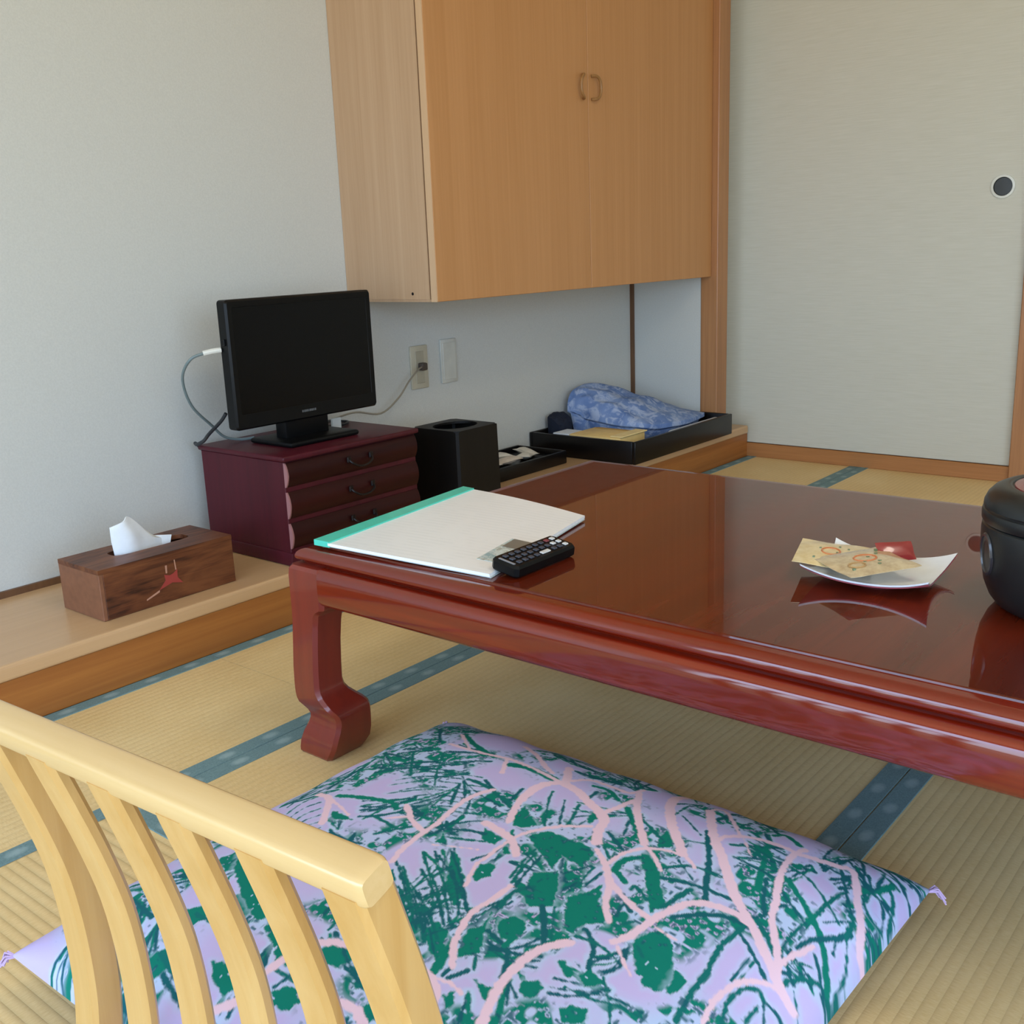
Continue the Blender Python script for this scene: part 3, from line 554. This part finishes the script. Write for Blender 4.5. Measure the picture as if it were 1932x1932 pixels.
# ------------------------------------------------------------------ waste bin
wbn = thing('waste_bin', 'square black wooden waste bin beside the red chest', 'waste bin', (2.003, 1.856, PZ))
bx = MB(); cx, cy, hw = 2.003, 1.857, .0805
def sq(h, z, r=.006): return [(cx+sx*(h-a), cy+sy*(h-b), z) for sx, sy, a, b in ((1, 1, r, 0), (-1, 1, r, 0), (-1, 1, 0, r), (-1, -1, 0, r), (-1, -1, r, 0), (1, -1, r, 0), (1, -1, 0, r), (1, 1, 0, r))]
bx.rings([sq(.004, PZ+.006, .001), sq(.074, PZ+.006), sq(.074, .322), sq(hw, .331), sq(hw+.003, PZ+.001)], True, True)
obj('bin_body', bx, M['black_wood'], wbn)
li = MB(); ov = []
R = []
for kk, (hh, z) in enumerate(((hw-.006, .3285), (hw-.006, .3335))):
    pass
n = 40; outer = []; inner = []
for i in range(n):
    a = 2*math.pi*(i+.5)/n; c_, s_ = math.cos(a), math.sin(a); k = 1/max(abs(c_), abs(s_)); outer.append((c_*k*(hw-.0005), s_*k*(hw-.0005))); inner.append((c_*.066, s_*.052))
li.rings([[(cx+x, cy+y, .3275) for x, y in inner], [(cx+x, cy+y, .3275) for x, y in outer], [(cx+x, cy+y, .3335) for x, y in outer], [(cx+x, cy+y, .3335) for x, y in inner], [(cx+x, cy+y, .3275) for x, y in inner]], False, False)
obj('rim_plate', li, M['black_wood'], wbn)

# ------------------------------------------------------------------ trays and what lies in them
def tray(name, label, x0, x1, y0, y1, z1, w=.012, fl_=.010):
    t = thing(name, label, 'tray', ((x0+x1)/2, (y0+y1)/2, PZ))
    obj('tray_floor', MB().box(x0+w*.6, x1-w*.6, y0+w*.6, y1-w*.6, PZ+.0005, PZ+fl_), M['lacquer'], t)
    for a in ((x0, x1, y0, y0+w), (x0, x1, y1-w, y1), (x0, x0+w, y0+w, y1-w), (x1-w, x1, y0+w, y1-w)):
        obj('side', MB().box(*a, PZ+.0003, z1, .0025, 2), M['lacquer'], t, True)
    return t
tray('clothes_tray', 'large black tray of folded nightwear on the platform end', 2.672, 3.293, 1.732, 2.145, .186)
tray('small_tray', 'small low black tray of white packets between bin and clothes tray', 2.235, 2.60, 1.940, 2.138, .156, .009, .024)
for k, (x, y, rz, tl) in enumerate(((2.315, 2.015, .25, .1), (2.405, 2.02, -.3, -.1), (2.485, 2.015, .5, .12), (2.545, 2.06, 1.2, -.08), (2.34, 2.09, .1, .1), (2.445, 2.09, -.15, .05))):
    b = MB(); R = []
    for i in range(7):
        t = i/6*2-1; w = .019+.007*abs(t)**3; h = .0105*(1-abs(t)**3)+.0007
        R.append([(t*.042, w*math.cos(a)*1.0, .009+h*math.sin(a)) for a in [2*math.pi*j/10 for j in range(10)]])
    b.rings(R); bmesh.ops.rotate(b.b, cent=(0, 0, .009), matrix=Matrix.Rotation(rz, 3, 'Z') @ Matrix.Rotation(tl, 3, 'Y'), verts=b.b.verts)
    zmin = min(v.co.z for v in b.b.verts); bmesh.ops.translate(b.b, vec=(x, y, PZ+.0246-zmin), verts=b.b.verts)
    where = ('front left packet', 'front middle-left packet', 'front middle-right packet', 'front right packet', 'rear left packet', 'rear right packet')[k]
    top('wrapped_packet', b, plain('packet_paper', ('DDD5C6', 'D2C4B4', 'E2DCCF')[k % 3], .5, .3), 'small off-white wrapped packet in the small black tray, '+where, 'packet', smooth=True, group='wrapped packets in the small tray')
def net(P, nu, nv, skirt, mat, name, label, cat, amp=.006, seed=1, f=1.0):
    P = [[Vector(p) for p in r] for r in P]
    def bz2(a, b, c, t): return a*(1-t)**2+(2*b-(a+c)/2)*2*t*(1-t)+c*t*t
    rn = random.Random(seed); ph = [rn.uniform(0, 6) for _ in range(6)]
    b = MB(); V = []
    for i in range(nu):
        s = i/(nu-1); row = []
        for j in range(nv):
            t = j/(nv-1); p = bz2(*[bz2(*P[k], s) for k in range(3)], t)
            w = math.sin(f*(9*s+5*t)+ph[0])*math.sin(f*(7*t-4*s)+ph[1])+.6*math.sin(f*(22*s-9*t)+ph[2])+.5*math.sin(f*(6*s+21*t)+ph[3])
            e = min(1, 6*min(s, 1-s, t, 1-t)); p.z += amp*w*(.3+.7*e)
            row.append(b.b.verts.new(p))
        V.append(row)
    for i in range(nu-1):
        for j in range(nv-1): b.b.faces.new((V[i][j], V[i+1][j], V[i+1][j+1], V[i][j+1]))
    loop = [V[i][0] for i in range(nu)]+[V[nu-1][j] for j in range(1, nv)]+[V[i][nv-1] for i in range(nu-2, -1, -1)]+[V[0][j] for j in range(nv-2, 0, -1)]
    cc = sum((v.co for v in loop), Vector())/len(loop)
    a = loop
    for zz, k in skirt:
        nb = [b.b.verts.new(Vector((cc.x+(v.co.x-cc.x)*k, cc.y+(v.co.y-cc.y)*k, (v.co.z+zz) if zz < 0 else zz))) for v in loop]
        for i in range(len(a)): j = (i+1) % len(a); b.b.faces.new((a[i], a[j], nb[j], nb[i]))
        a = nb
    b.b.faces.new(a)
    return top(name, b, mat, label, cat, smooth=True)
m = NT('indigo_cotton'); v = m.coords(); f = m.noise(v, 30, 4, .6, 1.2); g = m.noise(v, 11, 2)
M['yuk'] = m.out(m.mix(m.math('MULTIPLY', m.ramp(f, [(.46, (0, 0, 0, 1)), (.60, (1, 1, 1, 1))]), .55), m.ramp(g, [(.35, lin('5E79AC')), (.65, lin('869DC8'))]), lin('C6D0E2')), .85, 0, .15)
net([[(2.845, 2.115, .245), (2.95, 2.118, .312), (3.25, 2.120, .232)], [(2.85, 2.09, .245), (2.96, 1.985, .280), (3.25, 1.96, .210)], [(2.86, 2.06, .226), (2.935, 1.83, .197), (3.245, 1.815, .192)]], 40, 36, ((-.014, 1.0), (-.022, .94), (PZ+.012, .86)), M['yuk'], 'folded_robe', 'blue and white folded cotton robe heaped in the large black tray', 'robe', .006, 3)
net([[(2.750, 2.128, .225), (2.79, 2.130, .236), (2.835, 2.130, .232)], [(2.745, 2.105, .222), (2.785, 2.10, .226), (2.835, 2.105, .222)], [(2.75, 2.08, .200), (2.79, 2.075, .205), (2.830, 2.085, .202)]], 14, 14, ((PZ+.0125, .97),), plain('navy_cloth', '10192B', .85), 'dark_sash', 'dark navy folded sash at the left end of the blue robe', 'sash', .004, 5)
tw = thing('folded_towel', 'narrow white folded towel along the front rim of the clothes tray', 'towel', (3.10, 1.772, PZ+.0105))
obj('towel_roll', MB().box(2.95, 3.27, 1.753, 1.792, PZ+.0108, .176, .012, 3), plain('white_towelling', 'C9CBCF', .95, var=.1, nscale=200), tw, True)
ev = thing('yellow_packet', 'yellow folded paper packet at the front left of the clothes tray', 'packet', (2.815, 1.93, PZ+.0105))
yl = plain('yellow_paper', 'F0CD84', .7); yd = plain('ochre_paper', 'C09850', .7)
pq = []
obj('folded_paper', MB().box(2.690, 2.835, 1.800, 1.995, PZ+.0108, .190, .004, 2), yl, ev, True)
obj('paper_flap', MB().box(2.692, 2.842, 1.794, 1.840, .1905, .195, .002, 1), plain('cream_paper', 'F2D898', .7), ev, True)
obj('dark_band', MB().box(2.812, 2.830, 1.85, 1.98, .1903, .1912), yd, ev)
top('white_sheet', MB().box(2.690, 2.770, 2.000, 2.062, PZ+.0106, .188, .002, 1), plain('white_sheet', 'DCE0E6', .8), 'white folded paper beyond the yellow packet', 'paper')

# ------------------------------------------------------------------ tissue box
BX0, BX1, BY0, BY1, BZ1 = .955, 1.258, 1.822, 1.972, PZ+.102
tx = thing('tissue_box', 'brown scorched wooden tissue box cover on the pale platform', 'tissue box', ((BX0+BX1)/2, (BY0+BY1)/2, PZ))
w = .009
obj('front_panel', MB().box(BX0+w, BX1, BY0, BY0+w, PZ+.0005, BZ1-w, .001, 1), M['cedar'], tx)
obj('back_panel', MB().box(BX0+w, BX1, BY1-w, BY1, PZ+.0005, BZ1-w, .001, 1), M['cedar'], tx)
obj('end_panel', MB().box(BX0, BX0+w, BY0, BY1, PZ+.0005, BZ1-w, .001, 1), M['cedar_end'], tx)
obj('end_panel', MB().box(BX1-w, BX1, BY0+w, BY1-w, PZ+.0005, BZ1-w, .001, 1), M['cedar_end'], tx)
SX0, SX1, SY0, SY1 = BX0+.075, BX1-.055, BY0+.060, BY1-.042
n = 48; R = [[], [], [], []]
for i in range(n):
    a = 2*math.pi*(i+.5)/n; c_, s_ = math.cos(a), math.sin(a)
    hx, hy = (BX1-BX0)/2, (BY1-BY0)/2; k = min(hx/abs(c_), hy/abs(s_)); ox, oy = (BX0+BX1)/2+c_*k, (BY0+BY1)/2+s_*k
    e = .45; ix = (SX0+SX1)/2+(SX1-SX0)/2*math.copysign(abs(c_)**e, c_); iy = (SY0+SY1)/2+(SY1-SY0)/2*math.copysign(abs(s_)**e, s_)
    for r, p in zip(R, ((ix, iy, BZ1-w), (ox, oy, BZ1-w), (ox, oy, BZ1), (ix, iy, BZ1))): r.append(p)
ld = MB().rings(R+[R[0]], False, False); bmesh.ops.remove_doubles(ld.b, verts=ld.b.verts, dist=1e-6)
obj('lid_board', ld, M['cedar'], tx)
def flatpoly(q, y0, y1): return MB().prism(q, lambda x, z: (x, y1, z), lambda x, z: (x, y0, z))
ex, ez = 1.108, PZ+.050
obj('red_leaf_mark', flatpoly([(ex-.030, ez-.020), (ex-.014, ez-.004), (ex-.016, ez+.008), (ex-.004, ez+.004), (ex+.004, ez+.006), (ex+.014, ez+.012), (ex+.013, ez-.004), (ex+.024, ez-.018), (ex, ez-.012)], BY0-.0008, BY0+.001), M['red_mark'], tx, label='red leaf-shaped mark')
for q in ([(ex-.012, ez+.010), (ex-.009, ez+.010), (ex-.008, ez+.026), (ex-.012, ez+.026)], [(ex+.010, ez+.012), (ex+.0125, ez+.012), (ex+.011, ez+.033), (ex+.009, ez+.033)], [(ex-.06, ez-.031), (ex-.03, ez-.020), (ex-.03, ez-.024), (ex-.06, ez-.034)]):
    obj('pale_stroke', MB().prism(q, lambda x, z: (x, BY0+.001, z), lambda x, z: (x, BY0-.0006, z)), M['pale_mark'], tx)
ts = MB(); tcx, tcy = 1.085, (SY0+SY1)/2
A = [(1.040, tcy-.004, BZ1-.02), (1.075, tcy-.012, BZ1-.02), (1.115, tcy-.004, BZ1-.02), (1.150, tcy+.006, BZ1-.02)]
B = [(1.034, tcy-.006, BZ1+.026), (1.070, tcy-.020, BZ1+.028), (1.106, tcy-.006, BZ1+.020), (1.150, tcy+.006, BZ1+.006)]
Cc = [(1.033, tcy-.008, BZ1+.056), (1.056, tcy-.018, BZ1+.064), (1.078, tcy-.006, BZ1+.068), (1.128, tcy+.010, BZ1+.018)]
for rows in (A, B, Cc): pass
g = [smoothpath(r, 5) for r in (A, B, Cc)]
vsn = [[ts.b.verts.new(p) for p in r] for r in g]
back = [[ts.b.verts.new(p+Vector((0, .0022, 0))) for p in r] for r in g]
for V, rev in ((vsn, False), (back, True)):
    for a, b in zip(V, V[1:]):
        for i in range(len(a)-1): ts.b.faces.new((a[i], a[i+1], b[i+1], b[i]))
for k in range(len(g[0])-1): ts.b.faces.new((vsn[-1][k], vsn[-1][k+1], back[-1][k+1], back[-1][k]))
for V in (0, -1):
    for k in range(2): ts.b.faces.new((vsn[k][V], vsn[k+1][V], back[k+1][V], back[k][V]))
# second fold of the tissue behind
P2 = [[(1.045, tcy+.004, BZ1-.02), (1.10, tcy+.012, BZ1-.02), (1.165, tcy+.004, BZ1-.02)], [(1.050, tcy+.006, BZ1+.030), (1.10, tcy+.016, BZ1+.020), (1.172, tcy+.002, BZ1+.008)]]
g2 = [smoothpath(r, 6) for r in P2]; f2 = [[ts.b.verts.new(p) for p in r] for r in g2]; b2 = [[ts.b.verts.new(p+Vector((0, .002, 0))) for p in r] for r in g2]
for i in range(len(g2[0])-1):
    ts.b.faces.new((f2[0][i], f2[0][i+1], f2[1][i+1], f2[1][i])); ts.b.faces.new((b2[0][i], b2[0][i+1], b2[1][i+1], b2[1][i])); ts.b.faces.new((f2[1][i], f2[1][i+1], b2[1][i+1], b2[1][i]))
top('tissue', ts, M['tissue'], 'white tissue standing out of the wooden box slot', 'tissue', smooth=True)

# ------------------------------------------------------------------ clear file with printed sheets
NL, FL, FR, NR = Vector((1.002, 1.233, .3530)), Vector((1.357, 1.2425, .3650)), Vector((1.345, .969, .3520)), Vector((1.026, .900, .3500))
cf = thing('paper_file', 'clear file of white sheets with a turquoise spine on the table corner', 'file', (1.18, 1.09, .3435))
def sh(s, t, dz=0):
    p = (NL*(1-s)+FL*s)*(1-t)+(NR*(1-s)+FR*s)*t
    return Vector((p.x, p.y, p.z+dz+.0035*math.sin(math.pi*t)*s))
def patch(s0, s1, t0, t1, za, zb, ns, nt_, base=False):
    b = MB(); G = [[[], []] for _ in range(2)]
    up_ = [[b.b.verts.new(sh(s0+(s1-s0)*i/ns, t0+(t1-t0)*j/nt_, zb)) for j in range(nt_+1)] for i in range(ns+1)]
    lo = [[b.b.verts.new(sh(s0+(s1-s0)*i/ns, t0+(t1-t0)*j/nt_, za)) for j in range(nt_+1)] for i in range(ns+1)]
    for i in range(ns):
        for j in range(nt_):
            b.b.faces.new((up_[i][j], up_[i+1][j], up_[i+1][j+1], up_[i][j+1])); b.b.faces.new((lo[i][j], lo[i][j+1], lo[i+1][j+1], lo[i+1][j]))
    for i in range(ns):
        for j in (0, nt_): b.b.faces.new((up_[i][j], up_[i+1][j], lo[i+1][j], lo[i][j]))
    for j in range(nt_):
        for i in (0, ns): b.b.faces.new((up_[i][j], up_[i][j+1], lo[i][j+1], lo[i][j]))
    return b
m = NT('printed_sheet'); v = m.coords(rot=(0, 0, -.12)); s = m.n('ShaderNodeSeparateXYZ'); m.l(v, s.inputs[0])
wv = m.math('POWER', m.math('ADD', m.math('MULTIPLY', m.math('SINE', m.math('MULTIPLY', s.outputs[0], 2*math.pi/.012)), .5), .5), 3.0)
wv = m.math('MULTIPLY', wv, m.ramp(m.noise(m.coords((1, 1, 1)), 26, 2), [(.42, (0, 0, 0, 1)), (.52, (1, 1, 1, 1))]))
M['sheet'] = m.out(m.mix(m.math('MULTIPLY', wv, .10), lin('F4F6F6'), lin('9EACB0')), .28, .3, .5, .25)
obj('sheets', patch(.0, 1, .075, .995, -.0045, 0, 12, 12), M['sheet'], cf, True)
obj('clear_cover', patch(0.004, .99, .06, 1.0, -.0063, -.0047, 10, 10), plain('clear_cover', 'BFC9C8', .15, .5), cf, True)
obj('spine_bar', patch(0, 1, -.012, .085, -.0068, .0022, 12, 3), plain('turquoise_plastic', '4ACBB4', .35, .2), cf, True, label='turquoise slide spine')
m = NT('picture_print'); f = m.noise(m.coords(), 60, 3, .6, .8)
M['pic'] = m.out(m.ramp(f, [(.38, lin('8FB2BC')), (.52, lin('CFE0E2')), (.66, lin('9FA8A0'))]), .25, .3)
obj('printed_picture', patch(.14, .46, .84, .985, .0001, .0006, 3, 3), M['pic'], cf)
obj('printed_roof', patch(.34, .46, .855, .975, .0003, .0009, 3, 3), plain('roof_print', '74736C', .3), cf)

# ------------------------------------------------------------------ remote control
rc = thing('remote_control', 'black remote control with pale buttons lying against the paper file', 'remote control', (1.115, .893, .3435))
def rmt(mb):
    bmesh.ops.rotate(mb.b, cent=(1.115, .866, .3436), matrix=Matrix.Rotation(math.radians(9.5), 3, 'X'), verts=mb.b.verts); return mb
RX0, RX1, RY0, RY1, RZ = 1.040, 1.176, .866, .914, .3437
R = [[(x, y, RZ+z) for x, y in q] for z, q in ((0, None), (.003, None), (.014, None), (.018, None)) for q in ([
    (RX0+a+k, RY0+a) if False else (0, 0)] and [(RX0+i_[0], RY0+i_[1]) for i_ in ([(.006, .003), (.130, .003), (.133, .008), (.133, .040), (.130, .045), (.006, .045), (.003, .040), (.003, .008)] if z in (0, .018) else [(.005, 0), (.131, 0), (.136, .006), (.136, .042), (.131, .048), (.005, .048), (0, .042), (0, .006)])],)]
bd = obj('remote_body', rmt(MB().rings(R)), M['black'], rc, True)
bt = {}
for i in range(9):
    for j in range(3):
        x = RX0+.013+i*.0131; y = RY0+.0075+j*.0122
        if i == 5 and j == 0: continue
        col = 'white' if (i in (8,) or (i == 4 and j == 0) or (i == 7 and j == 1)) else ('red' if i == 7 and j == 2 else 'dark')
        mt = bt.setdefault(col, plain('button_'+col, {'white': 'C9C9C6', 'red': '7C3A40', 'dark': '3A3F4A'}[col], .4))
        L = .019 if (i == 4 and j == 0) else .0082
        obj('button', rmt(MB().box(x, x+L, y, y+.0075, RZ+.0175, RZ+.0202, .0012, 1)), mt, rc)
obj('end_label', rmt(MB().box(RX0+.004, RX0+.008, RY0+.010, RY0+.038, RZ+.0176, RZ+.0185)), plain('grey_label', '8A8E94', .4), rc)

# ------------------------------------------------------------------ dish and sweets
PCX, PCY, PA = 1.298, .470, math.radians(4)
pass
ds = thing('snack_dish', 'small white rectangular dish with pink upturned rim', 'dish', (PCX, PCY, .3434))
def dsh(u, v, dz, k=1.0):
    ex = .070*(1-.06*(1-v*v)); ey = .080*(1-.10*(1-u*u)); x, y = u*ex*k, v*ey*k
    z = .3510+.010*(abs(u)**2.5)*(.55+.45*v*v)+.004*abs(v)**3+.006*(abs(u*v)**2)+dz
    return (PCX+x*math.cos(PA)-y*math.sin(PA), PCY+x*math.sin(PA)+y*math.cos(PA), z)
def dishgrid(za, zb, N=20):
    b = MB(); T = [[b.b.verts.new(dsh(-1+2*i/N, -1+2*j/N, zb)) for j in range(N+1)] for i in range(N+1)]
    L = [[b.b.verts.new(dsh(-1+2*i/N, -1+2*j/N, za, .985)) for j in range(N+1)] for i in range(N+1)]
    for i in range(N):
        for j in range(N):
            b.b.faces.new((T[i][j], T[i+1][j], T[i+1][j+1], T[i][j+1])); b.b.faces.new((L[i][j], L[i][j+1], L[i+1][j+1], L[i+1][j]))
        for j in (0, N):
            b.b.faces.new((T[i][j], T[i+1][j], L[i+1][j], L[i][j])); b.b.faces.new((T[j][i], T[j][i+1], L[j][i+1], L[j][i]))
    return b
M['white_cer'] = plain('white_glaze', 'E8ECEE', .2, .5, coat_r=.08); M['pink_cer'] = plain('pink_glaze', 'B8606A', .3, .4)
obj('dish_bowl', dishgrid(-.0016, .0012), M['white_cer'], ds, True)
obj('dish_back', dishgrid(-.0034, -.0017), M['pink_cer'], ds, True, label='pink underside and rim')
obj('foot_ring', MB().lathe([(.024, .3434), (.026, .3434), (.028, .3480), (.020, .3480), (.022, .3434)], (PCX, PCY), 32, False, False), M['pink_cer'], ds, True)
def pack(name, label, cx, cy, z, lx, ly, rz, tilt, mats, seed, group=None):
    """flat biscuit sealed in a film bag: biscuit, film, printed marks"""
    T = Matrix.Translation((cx, cy, z)) @ Matrix.Rotation(rz, 4, 'Z') @ Matrix.Rotation(tilt[0], 4, 'X') @ Matrix.Rotation(tilt[1], 4, 'Y')
    t = thing(name, label, 'snack', (cx, cy, z-.004)); rn = random.Random(seed)
    def place(b): bmesh.ops.transform(b.b, matrix=T, verts=b.b.verts); return b
    N = 12; b = MB(); U = []; D = []
    for i in range(N+1):
        for L, sg in ((U, 1), (D, -1)):
            row = []
            for j in range(N+1):
                u, v = -1+2*i/N, -1+2*j/N; e = (1-abs(u)**3)*(1-abs(v)**3)
                row.append(b.b.verts.new((u*lx, v*ly, sg*(.0035*e+.0003)+.0007*math.sin(9*u+4*v+seed)*(abs(u)**2))))
            L.append(row)
    for i in range(N):
        for j in range(N):
            b.b.faces.new((U[i][j], U[i+1][j], U[i+1][j+1], U[i][j+1])); b.b.faces.new((D[i][j], D[i][j+1], D[i+1][j+1], D[i+1][j]))
        for j in (0, N):
            b.b.faces.new((U[i][j], U[i+1][j], D[i+1][j], D[i][j])); b.b.faces.new((U[j][i], U[j][i+1], D[j][i+1], D[j][i]))
    obj('wrapper', place(b), mats[0], t, True)
    if len(mats) > 1:
        for k, (u, v, r) in enumerate(((.05, .1, .015), (-.45, -.35, .011))):
            pts = [(u*lx+r*math.cos(a), v*ly+r*.8*math.sin(a), .0040) for a in [2*math.pi*i/14 for i in range(15)]]
            obj('printed_ring', place(MB().tube(pts, .0012, 5)), mats[1+k % 2], t)
        for k in range(7):
            u, v = rn.uniform(-.75, .75), rn.uniform(-.7, .7)
            obj('printed_dot', place(MB().box(u*lx-.0018, u*lx+.0018, v*ly-.0014, v*ly+.0014, .0020, .0044)), mats[3], t)
    return t
m = NT('cream_wrapper'); f = m.noise(m.coords(), 55, 3, .6)
M['wrapA'] = m.out(m.ramp(f, [(.35, lin('D9BE84')), (.65, lin('EBD6A2'))]), .18, .6, .5, .1)
m = NT('film_wrapper'); f = m.noise(m.coords(), 70, 3, .6)
M['wrapB'] = m.out(m.ramp(f, [(.35, lin('B9A27C')), (.65, lin('D6C29A'))]), .15, .7, .5, .08)
om, bm_, gm = plain('orange_print', 'C9794A', .3), plain('tan_print', 'B08A58', .3), plain('green_print', '6B7A58', .3)
pack('wrapped_biscuit', 'cream wrapped biscuit at the left end of the white dish', 1.298, .530, .3670, .056, .048, .30, (.08, .0), (M['wrapA'], om, bm_, gm), 1)
pack('wrapped_biscuit', 'film wrapped biscuit with orange ring print lying across the middle of the dish', 1.272, .478, .3725, .050, .046, -.62, (.0, -.04), (M['wrapB'], om, bm_, gm), 2)
pack('wrapped_sweet', 'dark red wrapped sweet standing at the back of the dish', 1.334, .462, .3740, .024, .014, -.85, (.75, .0), (plain('red_wrapper', '8E2F2F', .25, .5),), 3)

# ------------------------------------------------------------------ round tea caddy
QX, QY = 1.312, .243
pot = thing('tea_caddy', 'round black tea caddy with a red lid centre at the right edge', 'caddy', (QX, QY, .3434))
body = [(.070, .3434), (.079, .3440), (.0855, .348), (.093, .358), (.0995, .374), (.1035, .396), (.1055, .42), (.1058, .438), (.1050, .444), (.1030, .446)]
M['pot'] = plain('black_moulded', '14191B', .38, .15, .5, coat_r=.25)
bdy = obj('caddy_body', MB().lathe(body, (QX, QY), 64), M['pot'], pot, True)
lid = [(.1020, .4465), (.1045, .4472), (.1062, .450), (.1064, .458), (.1055, .4615), (.1040, .4625), (.1040, .4640), (.1050, .4655), (.1045, .4700), (.1010, .478), (.0950, .4845), (.0870, .4885), (.0790, .4900), (.0755, .4890), (.0745, .4872), (.0735, .4870)]
l_ = obj('lid', MB().lathe(lid, (QX, QY), 64), M['pot'], pot, True)
obj('lid_inset', MB().lathe([(.0735, .4872), (.0728, .4890), (.06, .4905), (.03, .4918), (.004, .4920)], (QX, QY), 48), plain('red_lacquer', '7E2A30', .22, .6, coat_r=.15), l_, True, label='dark red round inset of the lid')
def onbody(a, z):
    for (r0, z0), (r1, z1) in zip(body, body[1:]):
        if z0 <= z <= z1: r = r0+(r1-r0)*(z-z0)/(z1-z0+1e-9); break
    return r
for a0 in (math.atan2(.81, -.58), math.atan2(-.81, .58)):
    gp = []
    for i in range(29):
        t = 2*math.pi*i/28; z = .412+.0235*math.sin(t); da = .145*math.cos(t); r = onbody(a0, z)+.0002
        gp.append((QX+r*math.cos(a0+da), QY+r*math.sin(a0+da), z))
    gr = obj('side_grip', MB().tube(gp, .0026, 6), plain('grip_rim', '2C2C30', .3, .4), pot, True)
    b = MB(); cr = onbody(a0, .412)-.004; c0 = b.b.verts.new((QX+cr*math.cos(a0), QY+cr*math.sin(a0), .412)); ring = [b.b.verts.new(Vector(p)) for p in gp[:-1]]
    c1 = b.b.verts.new((QX+(cr-.02)*math.cos(a0), QY+(cr-.02)*math.sin(a0), .412))
    for i in range(28): b.b.faces.new((c0, ring[i], ring[(i+1) % 28])); b.b.faces.new((c1, ring[(i+1) % 28], ring[i]))
    bmesh.ops.translate(b.b, vec=(.0012*math.cos(a0), .0012*math.sin(a0), 0), verts=b.b.verts)
    obj('grip_hollow', b, plain('grip_hollow', '33302C', .35), gr, True)
